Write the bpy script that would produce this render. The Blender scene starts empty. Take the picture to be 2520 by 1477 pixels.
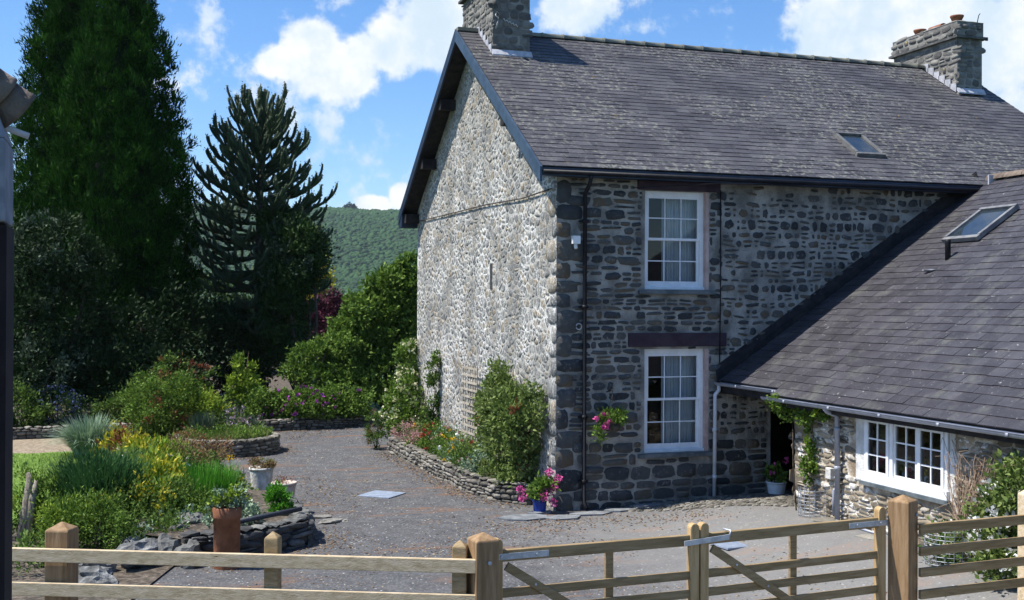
import bpy, bmesh, math, random
import numpy as np
from mathutils import Vector, Matrix, noise
PI=math.pi
S=bpy.context.scene; COL=S.collection
# ---------------- camera ----------------
cd=bpy.data.cameras.new('camera'); cam=bpy.data.objects.new('camera',cd); COL.objects.link(cam)
YAW,PITCH,ROLL=.318,-.005,.004
fw=Vector((math.sin(YAW)*math.cos(PITCH),math.cos(YAW)*math.cos(PITCH),-math.sin(PITCH)))
r0=Vector((math.cos(YAW),-math.sin(YAW),0)); u0=r0.cross(fw)
rr=r0*math.cos(ROLL)+u0*math.sin(ROLL); uu=-r0*math.sin(ROLL)+u0*math.cos(ROLL)
cam.matrix_world=Matrix(((rr.x,uu.x,-fw.x,-6.514),(rr.y,uu.y,-fw.y,-17.473),(rr.z,uu.z,-fw.z,3.316),(0,0,0,1)))
cd.sensor_width=36; cd.lens=36*2816/2520; cd.clip_start=.05; cd.clip_end=9000
S.camera=cam
# ---------------- light ----------------
SUN_EL=math.radians(60); SUN_A=math.radians(12)   # to the sun: (-cos A, sin A) on the ground
ts=Vector((-math.cos(SUN_A)*math.cos(SUN_EL),math.sin(SUN_A)*math.cos(SUN_EL),math.sin(SUN_EL)))
sl=bpy.data.lights.new('sun','SUN'); sl.energy=4.6; sl.angle=math.radians(.5); sl.color=(1,.96,.88)
so=bpy.data.objects.new('sun',sl); COL.objects.link(so); so.rotation_euler=ts.to_track_quat('Z','Y').to_euler()
S.view_settings.view_transform='Standard'; S.view_settings.look='None'; S.view_settings.exposure=.75; S.view_settings.gamma=1
W=bpy.data.worlds.new('World'); S.world=W; W.use_nodes=True
class NT:
    def __init__(s,t): s.t=t; s.n=t.nodes; s.l=t.links
    def new(s,k,**kw):
        o=s.n.new(k)
        for a,b in kw.items(): setattr(o,a,b)
        return o
    def put(s,sock,v):
        if isinstance(v,bpy.types.NodeSocket): s.l.new(v,sock)
        elif v is not None: sock.default_value=v
    def m(s,op,a,b=None,c=None,clamp=False):
        o=s.new('ShaderNodeMath',operation=op,use_clamp=clamp); s.put(o.inputs[0],a); s.put(o.inputs[1],b) if b is not None else 0
        if c is not None: s.put(o.inputs[2],c)
        return o.outputs[0]
    def ss(s,v,a,b):
        o=s.new('ShaderNodeMapRange',interpolation_type='SMOOTHSTEP'); s.put(o.inputs[0],v); o.inputs[1].default_value=a; o.inputs[2].default_value=b; return o.outputs[0]
    def mix(s,f,a,b,bt='MIX'):
        o=s.new('ShaderNodeMix',data_type='RGBA',blend_type=bt); s.put(o.inputs[0],f)
        for i,v in ((6,a),(7,b)):
            if not isinstance(v,bpy.types.NodeSocket): v=(*v[:3],1)
            s.put(o.inputs[i],v)
        return o.outputs[2]
    def noise(s,vec,scale,detail=4,rough=.55,dist=0,out=0):
        o=s.new('ShaderNodeTexNoise'); s.put(o.inputs['Vector'],vec); o.inputs['Scale'].default_value=scale; o.inputs['Detail'].default_value=detail; o.inputs['Roughness'].default_value=rough; o.inputs['Distortion'].default_value=dist
        return o.outputs[out]
    def ramp(s,f,cols):
        o=s.new('ShaderNodeValToRGB'); s.put(o.inputs[0],f); e=o.color_ramp.elements
        while len(e)<len(cols): e.new(.5)
        for i,(p,c) in enumerate(cols): e[i].position=p; e[i].color=(*c[:3],1)
        return o.outputs[0]
w=NT(W.node_tree); w.n.clear()
sky=w.new('ShaderNodeTexSky',sky_type='NISHITA',sun_disc=False,sun_elevation=SUN_EL,sun_rotation=math.atan2(ts.x,ts.y),altitude=100,air_density=1.0,dust_density=.4,ozone_density=2.5)
hs=w.new('ShaderNodeHueSaturation'); hs.inputs['Saturation'].default_value=1.16; hs.inputs['Value'].default_value=1.0; w.l.new(w.mix(1.0,sky.outputs[0],(.88,.96,1.1),'MULTIPLY'),hs.inputs['Color'])
tc=w.new('ShaderNodeTexCoord').outputs['Generated']
sx=w.new('ShaderNodeSeparateXYZ'); w.l.new(tc,sx.inputs[0])
azn=w.m('ARCTAN2',sx.outputs[0],sx.outputs[1]); eln=w.m('ARCSINE',sx.outputs[2])
CL=[(0.1457,0.2176,0.0302,0.0249,1.30),(0.1183,0.2065,0.0213,0.0178,1.10),(0.1665,0.1982,0.0391,0.0320,1.20),(0.1908,0.2190,0.0213,0.0142,1.00),(0.1561,0.1605,0.0213,0.0391,0.55),(0.1492,0.1295,0.0160,0.0213,0.40),(0.2119,0.2229,0.0320,0.0320,0.80),(0.2400,0.2302,0.0391,0.0284,0.95),(0.2471,0.2537,0.0426,0.0213,0.80),(0.2648,0.2272,0.0284,0.0284,1.00),(0.1978,0.0869,0.0178,0.0089,1.10),(0.2207,0.0941,0.0107,0.0124,1.10),(0.3818,0.2538,0.0533,0.0249,0.80),(0.4241,0.2397,0.0391,0.0213,0.45),(0.3677,0.2640,0.0320,0.0284,0.90),(0.6079,0.2313,0.0604,0.0391,1.20),(0.5948,0.2126,0.0426,0.0284,1.20),(0.6592,0.2371,0.0781,0.0462,1.20),(0.7087,0.2046,0.0781,0.0568,1.10),(0.7268,0.1590,0.0533,0.0426,0.70),(0.6561,0.2086,0.0533,0.0320,1.10),(0.3287,0.2807,0.0355,0.0213,0.80)]
acc=None
for a,e,sa,se,wt in CL:
    dx=w.m('MULTIPLY',w.m('SUBTRACT',azn,a),1/(sa*1.25)); dy=w.m('MULTIPLY',w.m('SUBTRACT',eln,e),1/(se*1.25))
    d=w.m('SQRT',w.m('ADD',w.m('MULTIPLY',dx,dx),w.m('MULTIPLY',dy,dy)))
    v=w.m('MULTIPLY',w.m('SUBTRACT',1,d,clamp=True),wt)
    acc=v if acc is None else w.m('SMOOTH_MAX',acc,v,.15)
n1=w.noise(tc,26,10,.62); n2=w.noise(tc,9,3,.5)
dens=w.m('ADD',acc,w.m('ADD',w.m('MULTIPLY',w.m('SUBTRACT',n1,.5),1.5),w.m('MULTIPLY',w.m('SUBTRACT',n2,.5),.4)))
dens=w.m('MULTIPLY',w.ss(dens,.15,.5),w.ss(acc,.0,.12))
shade=w.noise(tc,14,5,.6)
ccol=w.mix(w.ss(shade,.35,.62),(4.2,5.1,5.9),(6.3,6.4,6.5))
final=w.mix(dens,hs.outputs[0],ccol)
bg=w.new('ShaderNodeBackground'); w.l.new(final,bg.inputs[0]); bg.inputs[1].default_value=.1
w.l.new(bg.outputs[0],w.new('ShaderNodeOutputWorld').inputs[0])
# ---------------- materials ----------------
MATS={}
def mat(name,cols,scale=6,island=.5,rough=.85,bump=.15,bscale=30,spec=.3,metal=0,trans=0,detail=5,extra=None,stretch=None,bdist=.02):
    if name in MATS: return MATS[name]
    m=bpy.data.materials.new(name); m.use_nodes=True; t=NT(m.node_tree); b=t.n['Principled BSDF']
    co=t.new('ShaderNodeTexCoord').outputs['Object']
    if stretch:
        mp=t.new('ShaderNodeMapping'); mp.inputs['Scale'].default_value=stretch; t.l.new(co,mp.inputs[0]); co=mp.outputs[0]
    n=t.noise(co,scale,detail,.6)
    n=t.ss(n,.25,.75)
    if island:
        isl=t.new('ShaderNodeNewGeometry').outputs['Random Per Island']
        n=t.m('ADD',t.m('MULTIPLY',n,1-island),t.m('MULTIPLY',isl,island))
    c=t.ramp(n,cols)
    if extra: c=extra(t,co,c)
    t.l.new(c,b.inputs['Base Color']); b.inputs['Roughness'].default_value=rough; b.inputs['Metallic'].default_value=metal; b.inputs['Specular IOR Level'].default_value=spec
    if bump:
        bn=t.noise(co,bscale,6,.65); bp=t.new('ShaderNodeBump'); bp.inputs['Strength'].default_value=min(1,bump*2); bp.inputs['Distance'].default_value=bdist; t.l.new(bn,bp.inputs['Height']); t.l.new(bp.outputs[0],b.inputs['Normal'])
    if trans:
        tr=t.new('ShaderNodeBsdfTranslucent'); tcx=t.mix(.5,c,(.35,.5,.05),'MULTIPLY'); t.l.new(t.mix(.5,c,tcx),tr.inputs[0])
        mx=t.new('ShaderNodeMixShader'); mx.inputs[0].default_value=trans; t.l.new(b.outputs[0],mx.inputs[1]); t.l.new(tr.outputs[0],mx.inputs[2]); t.l.new(mx.outputs[0],t.n['Material Output'].inputs[0])
    MATS[name]=m; return m
def spots(scale,lo,hi,col,dist=0.0,mask=None):
    def f(t,co,c):
        v=t.ss(t.noise(co,scale,6,.7,dist),lo,hi)
        if mask: v=t.m('MULTIPLY',v,t.ss(t.noise(co,mask[0],3,.5),mask[1],mask[2]))
        return t.mix(v,c,col)
    return f
def chain(*fs):
    def f(t,co,c):
        for g in fs: c=g(t,co,c)
        return c
    return f
def leafmat(name,*cols,scale=2.5,isl=.6,trans=.3,rough=.65,spec=.14):
    k=len(cols); return mat(name,[(i/(k-1)*.7+.15,c) for i,c in enumerate(cols)],scale=scale,island=isl,rough=rough,bump=0,trans=trans,spec=spec)
def upper_grey(t,co,c):
    sp=t.new('ShaderNodeSeparateXYZ'); t.l.new(co,sp.inputs[0]); z=t.m('ADD',sp.outputs[2],t.m('MULTIPLY',t.m('SUBTRACT',t.noise(co,.9,4,.6),.5),3.0))
    c=t.mix(t.m('MULTIPLY',t.ss(z,5.2,7.6),.8),c,(.33,.31,.27)); return t.mix(t.m('MULTIPLY',t.ss(z,1.5,.2),.5),c,(.4,.38,.33))
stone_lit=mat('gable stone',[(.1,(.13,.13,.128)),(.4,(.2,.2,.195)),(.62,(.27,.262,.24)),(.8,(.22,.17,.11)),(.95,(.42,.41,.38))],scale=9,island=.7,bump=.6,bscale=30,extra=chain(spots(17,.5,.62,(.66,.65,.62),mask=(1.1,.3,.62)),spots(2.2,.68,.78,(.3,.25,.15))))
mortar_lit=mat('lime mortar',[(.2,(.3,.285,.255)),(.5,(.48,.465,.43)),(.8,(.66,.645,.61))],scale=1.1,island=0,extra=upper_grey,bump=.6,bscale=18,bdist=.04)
stone_dark=mat('facade stone',[(.1,(.03,.034,.037)),(.5,(.064,.068,.072)),(.72,(.1,.098,.09)),(.86,(.12,.09,.055)),(.97,(.13,.13,.135))],scale=7,island=.75,bump=.6,bscale=20,extra=chain(spots(15,.56,.66,(.2,.195,.185),mask=(1.3,.35,.6)),spots(5,.7,.75,(.36,.36,.34)),spots(3,.7,.74,(.2,.12,.03))))  # facade stone and mortar darkened to stand for shade on this front
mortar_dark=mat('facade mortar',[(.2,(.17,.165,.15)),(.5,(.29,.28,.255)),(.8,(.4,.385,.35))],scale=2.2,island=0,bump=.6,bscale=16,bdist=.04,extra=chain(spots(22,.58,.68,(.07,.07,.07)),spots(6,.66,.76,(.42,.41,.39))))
stone_chim=mat('chimney stone',[(.1,(.08,.078,.075)),(.5,(.15,.142,.13)),(.9,(.25,.24,.215))],scale=8,island=.7,bump=.5,bscale=25,extra=spots(5,.64,.72,(.4,.28,.06),mask=(1.5,.45,.6)))
mortar_chim=mat('chimney mortar',[(.2,(.13,.125,.115)),(.8,(.28,.27,.245))],scale=4,island=0,bump=.6,bscale=25)
stone_brown=mat('cottage stone',[(.1,(.11,.095,.075)),(.4,(.2,.165,.12)),(.65,(.28,.235,.17)),(.85,(.42,.38,.33)),(.95,(.7,.69,.67))],scale=7,island=.75,bump=.6,bscale=20,extra=spots(5,.54,.62,(.72,.71,.68),mask=(1.2,.46,.58)))
mortar_brown=mat('cottage mortar',[(.2,(.26,.2,.14)),(.5,(.42,.35,.26)),(.8,(.66,.62,.56))],scale=3,island=0,bump=.6,bscale=16,bdist=.04)
stone_wall=mat('dry stone',[(.1,(.07,.065,.055)),(.5,(.16,.145,.12)),(.9,(.3,.28,.24))],scale=8,island=.7,bump=.6,bscale=22)
stone_black=mat('dark slate rubble',[(.1,(.035,.036,.036)),(.5,(.08,.08,.078)),(.9,(.19,.19,.175))],scale=6,island=.6,bump=.6,bscale=20,extra=spots(7,.66,.7,(.6,.6,.6)))
limestone=mat('grey limestone',[(.1,(.06,.062,.06)),(.5,(.13,.132,.128)),(.9,(.33,.33,.32))],scale=5,island=.2,bump=.8,bscale=9,bdist=.05)
joint=mat('dark joint',[(.2,(.03,.028,.025)),(.8,(.09,.08,.07))],scale=9,island=0)
slate=mat('roof slate',[(.05,(.036,.034,.04)),(.5,(.062,.059,.067)),(.95,(.096,.093,.1))],scale=1.2,island=.55,rough=.6,spec=.35,bump=.3,bscale=14,
  extra=chain(spots(11,.5,.64,(.2,.2,.165),mask=(.5,.4,.6)),spots(26,.64,.69,(.3,.3,.27)),spots(4.5,.67,.71,(.3,.18,.04))))
slate_plain=mat('cottage slate',[(.05,(.024,.022,.027)),(.5,(.041,.038,.046)),(.95,(.066,.063,.073))],scale=3,island=.5,rough=.5,spec=.4,bump=.3,bscale=10,
  extra=chain(spots(18,.64,.67,(.36,.36,.34)),spots(40,.6,.7,(.11,.11,.11)),spots(2.2,.5,.75,(.1,.1,.09)),spots(5,.74,.76,(.3,.17,.04))))
ridge_m=mat('ridge tile',[(.1,(.14,.14,.12)),(.9,(.24,.24,.19))],scale=5,island=.3,extra=spots(6,.62,.68,(.38,.22,.06)))
lead=mat('lead flashing',[(.2,(.3,.31,.34)),(.8,(.5,.5,.54))],scale=8,island=.3,rough=.6)
navy=mat('dark blue paint',[(.2,(.012,.02,.04)),(.8,(.02,.035,.065))],scale=4,island=0,rough=.45,bump=.05)
navy_b=mat('blue grey barge paint',[(.2,(.032,.055,.09)),(.8,(.048,.078,.12))],scale=4,island=0,rough=.5,bump=.05)
soffit_m=mat('dark soffit timber',[(.2,(.012,.011,.013)),(.8,(.03,.026,.026))],scale=6,island=0)
black=mat('black iron',[(.2,(.006,.006,.009)),(.8,(.014,.014,.018))],scale=9,island=0,rough=.55,bump=.05,spec=.25)
white=mat('white window paint',[(.2,(.72,.73,.75)),(.8,(.8,.81,.82))],scale=6,island=0,rough=.4,bump=.03)
lintel_m=mat('purple slate lintel',[(.2,(.035,.022,.035)),(.8,(.055,.038,.05))],scale=5,island=0)
sill_m=mat('slate sill',[(.2,(.07,.09,.1)),(.8,(.14,.16,.17))],scale=5,island=0,rough=.5)
reveal_m=mat('pink render reveal',[(.2,(.42,.3,.27)),(.8,(.55,.42,.38))],scale=5,island=0)
grey_pl=mat('grey plastic gutter',[(.2,(.25,.27,.33)),(.8,(.32,.34,.4))],scale=5,island=0,rough=.35,bump=.03,spec=.5)
plaster=mat('white washed plaster',[(.2,(.5,.49,.46)),(.8,(.72,.71,.69))],scale=3,island=0,bump=.5,bscale=12)
inner=mat('room wall',[(.2,(.06,.05,.045)),(.8,(.08,.07,.06))],scale=3,island=0,bump=0)
curtain_m=mat('net curtain',[(.2,(.62,.66,.74)),(.8,(.74,.78,.84))],scale=3,island=0,bump=0,trans=.15)
wood=mat('new fence timber',[(.1,(.42,.32,.19)),(.5,(.57,.45,.29)),(.9,(.66,.54,.39))],scale=7,island=.35,rough=.7,bump=.12,bscale=30,stretch=(.35,3,4),extra=chain(spots(9,.5,.75,(.34,.26,.15)),spots(4.5,.68,.72,(.12,.07,.03))))
wood_post=mat('brown post timber',[(.1,(.17,.1,.045)),(.5,(.26,.16,.08)),(.9,(.34,.22,.12))],scale=7,island=.2,rough=.7,bump=.15,bscale=25,stretch=(3,3,.3))
wood_gate=mat('green brown gate timber',[(.1,(.2,.135,.06)),(.5,(.3,.21,.105)),(.9,(.38,.28,.16))],scale=6,island=.3,rough=.7,bump=.12,bscale=30,stretch=(.35,3,4),extra=chain(spots(9,.5,.75,(.17,.12,.06)),spots(5,.68,.72,(.1,.06,.03))))
stile_m=mat('tan stile timber',[(.1,(.32,.2,.085)),(.5,(.46,.31,.15)),(.9,(.56,.4,.22))],scale=7,island=.3,rough=.7,bump=.12,bscale=30,stretch=(3,3,.4))
galv=mat('galvanised steel',[(.2,(.35,.38,.42)),(.8,(.5,.53,.57))],scale=12,island=0,rough=.45,metal=.5,bump=.05)
terra=mat('terracotta',[(.2,(.17,.065,.03)),(.8,(.27,.11,.055))],scale=5,island=0,rough=.75,bump=.2,extra=spots(9,.66,.69,(.07,.03,.02)))
potwhite=mat('weathered white pot',[(.2,(.42,.4,.36)),(.8,(.68,.67,.63))],scale=9,island=0,bump=.3)
bluepot=mat('blue glaze',[(.2,(.01,.03,.2)),(.8,(.02,.06,.32))],scale=4,island=0,rough=.25,bump=0)
soil=mat('garden soil',[(.2,(.05,.04,.03)),(.6,(.1,.08,.06)),(.9,(.17,.14,.11))],scale=12,island=0,bump=.8,bscale=30)
bark=mat('bark',[(.2,(.04,.03,.022)),(.8,(.1,.075,.055))],scale=8,island=0,bump=.6)
drain_m=mat('steel cover',[(.2,(.2,.24,.31)),(.8,(.27,.31,.38))],scale=8,island=0,rough=.5,bump=.1)
claytile=mat('old clay tile',[(.2,(.1,.075,.06)),(.8,(.19,.15,.12))],scale=12,island=.3,bump=.3)
dry=mat('dry twigs',[(.2,(.2,.13,.09)),(.8,(.38,.28,.2))],scale=6,island=.6,bump=0)
def glass(name,tint=(.9,.95,1),refl=.55):
    m=bpy.data.materials.new(name); m.use_nodes=True; t=NT(m.node_tree); t.n.clear()
    tr=t.new('ShaderNodeBsdfTransparent'); tr.inputs[0].default_value=(*tint,1); g=t.new('ShaderNodeBsdfGlossy'); g.inputs['Roughness'].default_value=.02
    fr=t.new('ShaderNodeFresnel'); fr.inputs[0].default_value=1.5
    mx=t.new('ShaderNodeMixShader'); t.l.new(t.m('MULTIPLY',fr.outputs[0],refl*2),mx.inputs[0]); t.l.new(tr.outputs[0],mx.inputs[1]); t.l.new(g.outputs[0],mx.inputs[2])
    t.l.new(mx.outputs[0],t.new('ShaderNodeOutputMaterial').inputs[0]); return m
glass_m=glass('window glass',(.85,.9,.9),.6)
sky_glass=mat('skylight glass',[(.2,(.02,.03,.04)),(.8,(.03,.04,.05))],island=0,bump=0,rough=.04,spec=1)
# ---------------- mesh helpers ----------------
ROOT={}
def props(o,label=None,cat=None,group=None,kind=None):
    if label: o['label']=label
    if cat: o['category']=cat
    if group: o['group']=group
    if kind: o['kind']=kind
    return o
def thing(name,label,cat,loc,group=None):
    o=bpy.data.objects.new(name,None); o.empty_display_size=.3; COL.objects.link(o); o.location=loc; ROOT[o.name]=Vector(loc)
    return props(o,label,cat,group)
def link(name,me,parent,mats):
    for m in (mats if isinstance(mats,(list,tuple)) else [mats]): me.materials.append(m)
    o=bpy.data.objects.new(name,me); COL.objects.link(o)
    if parent is not None:
        o.parent=parent; ROOT[o.name]=ROOT[parent.name]
    return o
class MB:
    def __init__(s): s.v=[]; s.f=[]; s.mi=[]; s.cur=0; s.smooth=False; s.sm=[]
    def face(s,idx): s.f.append(idx); s.mi.append(s.cur); s.sm.append(s.smooth)
    def quad(s,*p):
        b=len(s.v); s.v+= [tuple(q) for q in p]; s.face(tuple(range(b,b+len(p))))
    def hexa(s,c):   # 8 corners: bottom 4 ccw, top 4 ccw
        b=len(s.v); s.v+=[tuple(q) for q in c]
        for f in ((3,2,1,0),(4,5,6,7),(0,1,5,4),(1,2,6,5),(2,3,7,6),(3,0,4,7)): s.face(tuple(b+i for i in f))
    def box(s,x0,x1,y0,y1,z0,z1): s.hexa([(x0,y0,z0),(x1,y0,z0),(x1,y1,z0),(x0,y1,z0),(x0,y0,z1),(x1,y0,z1),(x1,y1,z1),(x0,y1,z1)])
    def frame(s,o,ex,ey,ez,a,b,c):  # oriented box from origin o spanning a ex, b ey, c ez
        o=Vector(o); ex,ey,ez=Vector(ex)*a,Vector(ey)*b,Vector(ez)*c
        s.hexa([o,o+ex,o+ex+ey,o+ey,o+ez,o+ex+ez,o+ex+ey+ez,o+ey+ez])
    def bar(s,p,q,w,h,up=(0,0,1)):
        p,q=Vector(p),Vector(q); d=(q-p).normalized(); side=d.cross(Vector(up)).normalized(); u=side.cross(d)
        s.frame(p-side*w/2-u*h/2,d,side,u,(q-p).length,w,h)
    def tube(s,pts,r,n=8,cap=True):
        pts=[Vector(p) for p in pts]; rs=r if isinstance(r,(list,tuple)) else [r]*len(pts); b=len(s.v); k=len(pts)
        ref=Vector((0,0,1)) if abs((pts[-1]-pts[0]).normalized().z)<.9 else Vector((1,0,0))
        for i,p in enumerate(pts):
            d=(pts[min(i+1,k-1)]-pts[max(i-1,0)]).normalized(); a=d.cross(ref).normalized(); c=a.cross(d)
            for j in range(n): t=2*PI*j/n; s.v.append(tuple(p+(a*math.cos(t)+c*math.sin(t))*rs[i]))
        sm=s.smooth; s.smooth=True
        for i in range(k-1):
            for j in range(n): s.face((b+i*n+j,b+i*n+(j+1)%n,b+(i+1)*n+(j+1)%n,b+(i+1)*n+j))
        s.smooth=sm
        if cap: s.face(tuple(b+j for j in range(n))[::-1]); s.face(tuple(b+(k-1)*n+j for j in range(n)))
    def lathe(s,prof,c,n=28):
        b=len(s.v)
        for r,z in prof:
            for j in range(n): t=2*PI*j/n; s.v.append((c[0]+r*math.cos(t),c[1]+r*math.sin(t),c[2]+z))
        sm=s.smooth; s.smooth=True
        for i in range(len(prof)-1):
            for j in range(n): s.face((b+i*n+j,b+i*n+(j+1)%n,b+(i+1)*n+(j+1)%n,b+(i+1)*n+j))
        s.smooth=sm
    def build(s,name,mats,parent=None,bevel=0):
        L=ROOT[parent.name] if parent is not None else Vector((0,0,0))
        me=bpy.data.meshes.new(name); v=np.array(s.v,dtype=float)-np.array(L)
        me.from_pydata(v.tolist(),[],s.f); me.polygons.foreach_set('material_index',s.mi); me.polygons.foreach_set('use_smooth',s.sm); me.update()
        o=link(name,me,parent,mats)
        if bevel:
            bv=o.modifiers.new('bevel','BEVEL'); bv.width=bevel; bv.segments=2; bv.limit_method='ANGLE'
        return o
def S01(x): x=max(0,min(1,x)); return x*x*(3-2*x)
def gz(x,y):
    return .2*S01((x-.6)/2.2)*S01((.2-y)/2.2)+.07*S01((x-1)/2)+.012*noise.noise((x*.7,y*.7,0))-.03*S01((x+.3)/.5)*S01((1.6-x)/.8)*S01((y+1.2)/1)
def stones(mb,Wd,H,T,rng,hr=(.09,.17),wr=(.09,.24),gap=.012,dep=.02,inside=None,mi=1,p=2.6,split=.3,jit=.12,n=10,rot=.12,rects=(),keep=1.0):
    v=0; mb.cur=mi; mb.smooth=True
    while v<H:
        h=rng.uniform(*hr); u=-rng.uniform(0,.2)
        while u<Wd:
            wd=rng.uniform(*wr)*rng.uniform(.8,1.2); items=[(u,v,wd,h)]
            r=rng.random()
            if h>hr[0]*1.3 and r<split: k=rng.uniform(.4,.6); items=[(u,v,wd,h*k),(u,v+h*k,wd,h*(1-k))]
            for (a,b,ww,hh) in items:
                b+=noise.noise((a*.9,b*.4,3.3))*.05
                cu,cv=a+ww/2,b+hh/2
                if cv>H or cu>Wd or cu<0 or cv<.0: continue
                if inside and not inside(cu,cv): continue
                bad=False
                for (ra,rb,rc,rd) in rects:
                    if b+hh*.5<rc or b+hh*.5>rd: continue
                    if ra<=a and a+ww<=rb: bad=True
                    elif a<ra<a+ww: ww=ra-a
                    elif a<rb<a+ww: ww-=rb-a; a=rb
                if bad or ww<.05 or rng.random()>keep: continue
                cu=a+ww/2; mb.smooth=rng.random()<.5
                A=max(.02,ww/2-gap*rng.uniform(.5,1.6)); B=max(.018,hh/2-gap*rng.uniform(.5,1.6)); th=rng.uniform(-rot,rot); pp=rng.uniform(p*.8,p*1.8); d=dep*rng.uniform(.5,1.5); b0=len(mb.v)
                ca,sa=math.cos(th),math.sin(th); ph=rng.uniform(0,1); tl1,tl2=rng.uniform(-.35,.35),rng.uniform(-.35,.35)
                ring=[]
                for j in range(n):
                    t=2*PI*(j+ph)/n; c,s_=math.cos(t),math.sin(t); q=(abs(c)**pp+abs(s_)**pp)**(-1/pp)*(1+rng.uniform(-jit,jit))
                    x,y=A*q*c,B*q*s_; ring.append((x*ca-y*sa,x*sa+y*ca))
                for x,y in ring: mb.v.append(T(cu+x,cv+y,-.006))
                for x,y in ring: mb.v.append(T(cu+x*.9,cv+y*.9,d*(.75+tl1*x/A*.5+tl2*y/B*.5)))
                mb.v.append(T(cu,cv,d*1.05))
                for j in range(n):
                    k=(j+1)%n; mb.face((b0+j,b0+k,b0+n+k,b0+n+j)); mb.face((b0+n+j,b0+n+k,b0+2*n))
            u+=wd
        v+=h
    mb.cur=0; mb.smooth=False
def clip(poly,nx,ny,c):
    out=[]
    for k in range(len(poly)):
        p0,p1=poly[k-1],poly[k]; d0,d1=nx*p0[0]+ny*p0[1]-c,nx*p1[0]+ny*p1[1]-c
        if (d0<0)!=(d1<0): t=d0/(d0-d1); out.append((p0[0]+(p1[0]-p0[0])*t,p0[1]+(p1[1]-p0[1])*t))
        if d1<0: out.append(p1)
    return out
def cells(mb,Wd,H,T,rng,cw,ch,gap=.012,dep=.02,inside=None,mi=1,drop=.12,jit=.42,rag=.06,keep=1.0,small=0.0,rects=(),cut=.16):
    nu,nv=int(Wd/cw)+2,int(H/ch)+2; P={}
    for j in range(-1,nv):
        for i in range(-1,nu):
            if rng.random()<drop: continue
            L=[(i+.5*(j%2)+.5+rng.uniform(-jit,jit),j+.5+rng.uniform(-jit,jit)*.85)]
            if rng.random()<small: L.append((i+.5*(j%2)+.5+rng.uniform(-.5,.5),j+.5+rng.uniform(-.5,.5)))
            P[(i,j)]=L
    mb.cur=mi; mb.smooth=True
    for (i,j),L in P.items():
        for (a,b) in L:
            u,v=a*cw,b*ch
            if not(0<u<Wd and 0<v<H) or (inside and not inside(u,v)) or rng.random()>keep: continue
            poly=[(a-1.1,b-1.0),(a+1.1,b-1.0),(a+1.1,b+1.0),(a-1.1,b+1.0)]
            for dj in (-2,-1,0,1,2):
                for di in (-2,-1,0,1,2):
                    for q in P.get((i+di,j+dj),()):
                        if q==(a,b): continue
                        nx,ny=q[0]-a,q[1]-b; c=(nx*(q[0]+a)+ny*(q[1]+b))/2; out=[]
                        for k in range(len(poly)):
                            p0,p1=poly[k-1],poly[k]; d0,d1=nx*p0[0]+ny*p0[1]-c,nx*p1[0]+ny*p1[1]-c
                            if (d0<0)!=(d1<0): t=d0/(d0-d1); out.append((p0[0]+(p1[0]-p0[0])*t,p0[1]+(p1[1]-p0[1])*t))
                            if d1<0: out.append(p1)
                        poly=out
                        if len(poly)<3: break
                    if len(poly)<3: break
                if len(poly)<3: break
            if len(poly)<3: continue
            poly=[(x*cw,y*ch) for x,y in poly]
            poly=clip(clip(poly,-1,0,0),1,0,Wd)
            for (ra,rb,rc,rd) in rects:
                if len(poly)<3 or max(p[0] for p in poly)<ra or min(p[0] for p in poly)>rb or max(p[1] for p in poly)<rc or min(p[1] for p in poly)>rd: continue
                o=max((ra-u,1,0,ra),(u-rb,-1,0,-rb),(rc-v,0,1,rc),(v-rd,0,-1,-rd)); poly=clip(poly,o[1],o[2],o[3]) if o[0]>0 else []
            if len(poly)<3: continue
            k=len(poly); cx_=sum(p[0] for p in poly)/k; cy_=sum(p[1] for p in poly)/k
            hx=max(abs(p[0]-cx_) for p in poly); hy=max(abs(p[1]-cy_) for p in poly); g=gap*rng.uniform(.6,1.5)
            fx,fy=max(.3,1-g/max(hx,.01)),max(.3,1-g/max(hy,.01))
            poly=[(cx_+(x-cx_)*fx,cy_+(y-cy_)*fy) for x,y in poly]
            for _ in range(1):
                o=[]
                for k in range(len(poly)): p0,p1=poly[k-1],poly[k]; q1,q2=rng.uniform(cut*.5,cut*1.6),rng.uniform(cut*.5,cut*1.6); o+=[(p0[0]*(1-q1)+p1[0]*q1,p0[1]*(1-q1)+p1[1]*q1),((p0[0]+p1[0])/2,(p0[1]+p1[1])/2),(p0[0]*q2+p1[0]*(1-q2),p0[1]*q2+p1[1]*(1-q2))]
                poly=o
            poly=[((x-cx_)*(1+rng.uniform(-rag,rag)),(y-cy_)*(1+rng.uniform(-rag,rag))) for x,y in poly]
            n=len(poly); b0=len(mb.v); d=dep*rng.uniform(.3,1.6); t1,t2=rng.uniform(-.5,.5)/max(hx,.02),rng.uniform(-.5,.5)/max(hy,.02); mb.smooth=rng.random()<.4
            for x,y in poly: mb.v.append(T(cx_+x,cy_+y,-.005))
            for x,y in poly: mb.v.append(T(cx_+x*.88,cy_+y*.88,d*(.8+t1*x+t2*y)))
            mb.v.append(T(cx_,cy_,d*1.05))
            for k in range(n):
                m_=(k+1)%n; mb.face((b0+k,b0+m_,b0+n+m_,b0+n+k)); mb.face((b0+n+k,b0+n+m_,b0+2*n))
    mb.cur=0; mb.smooth=False
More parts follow.
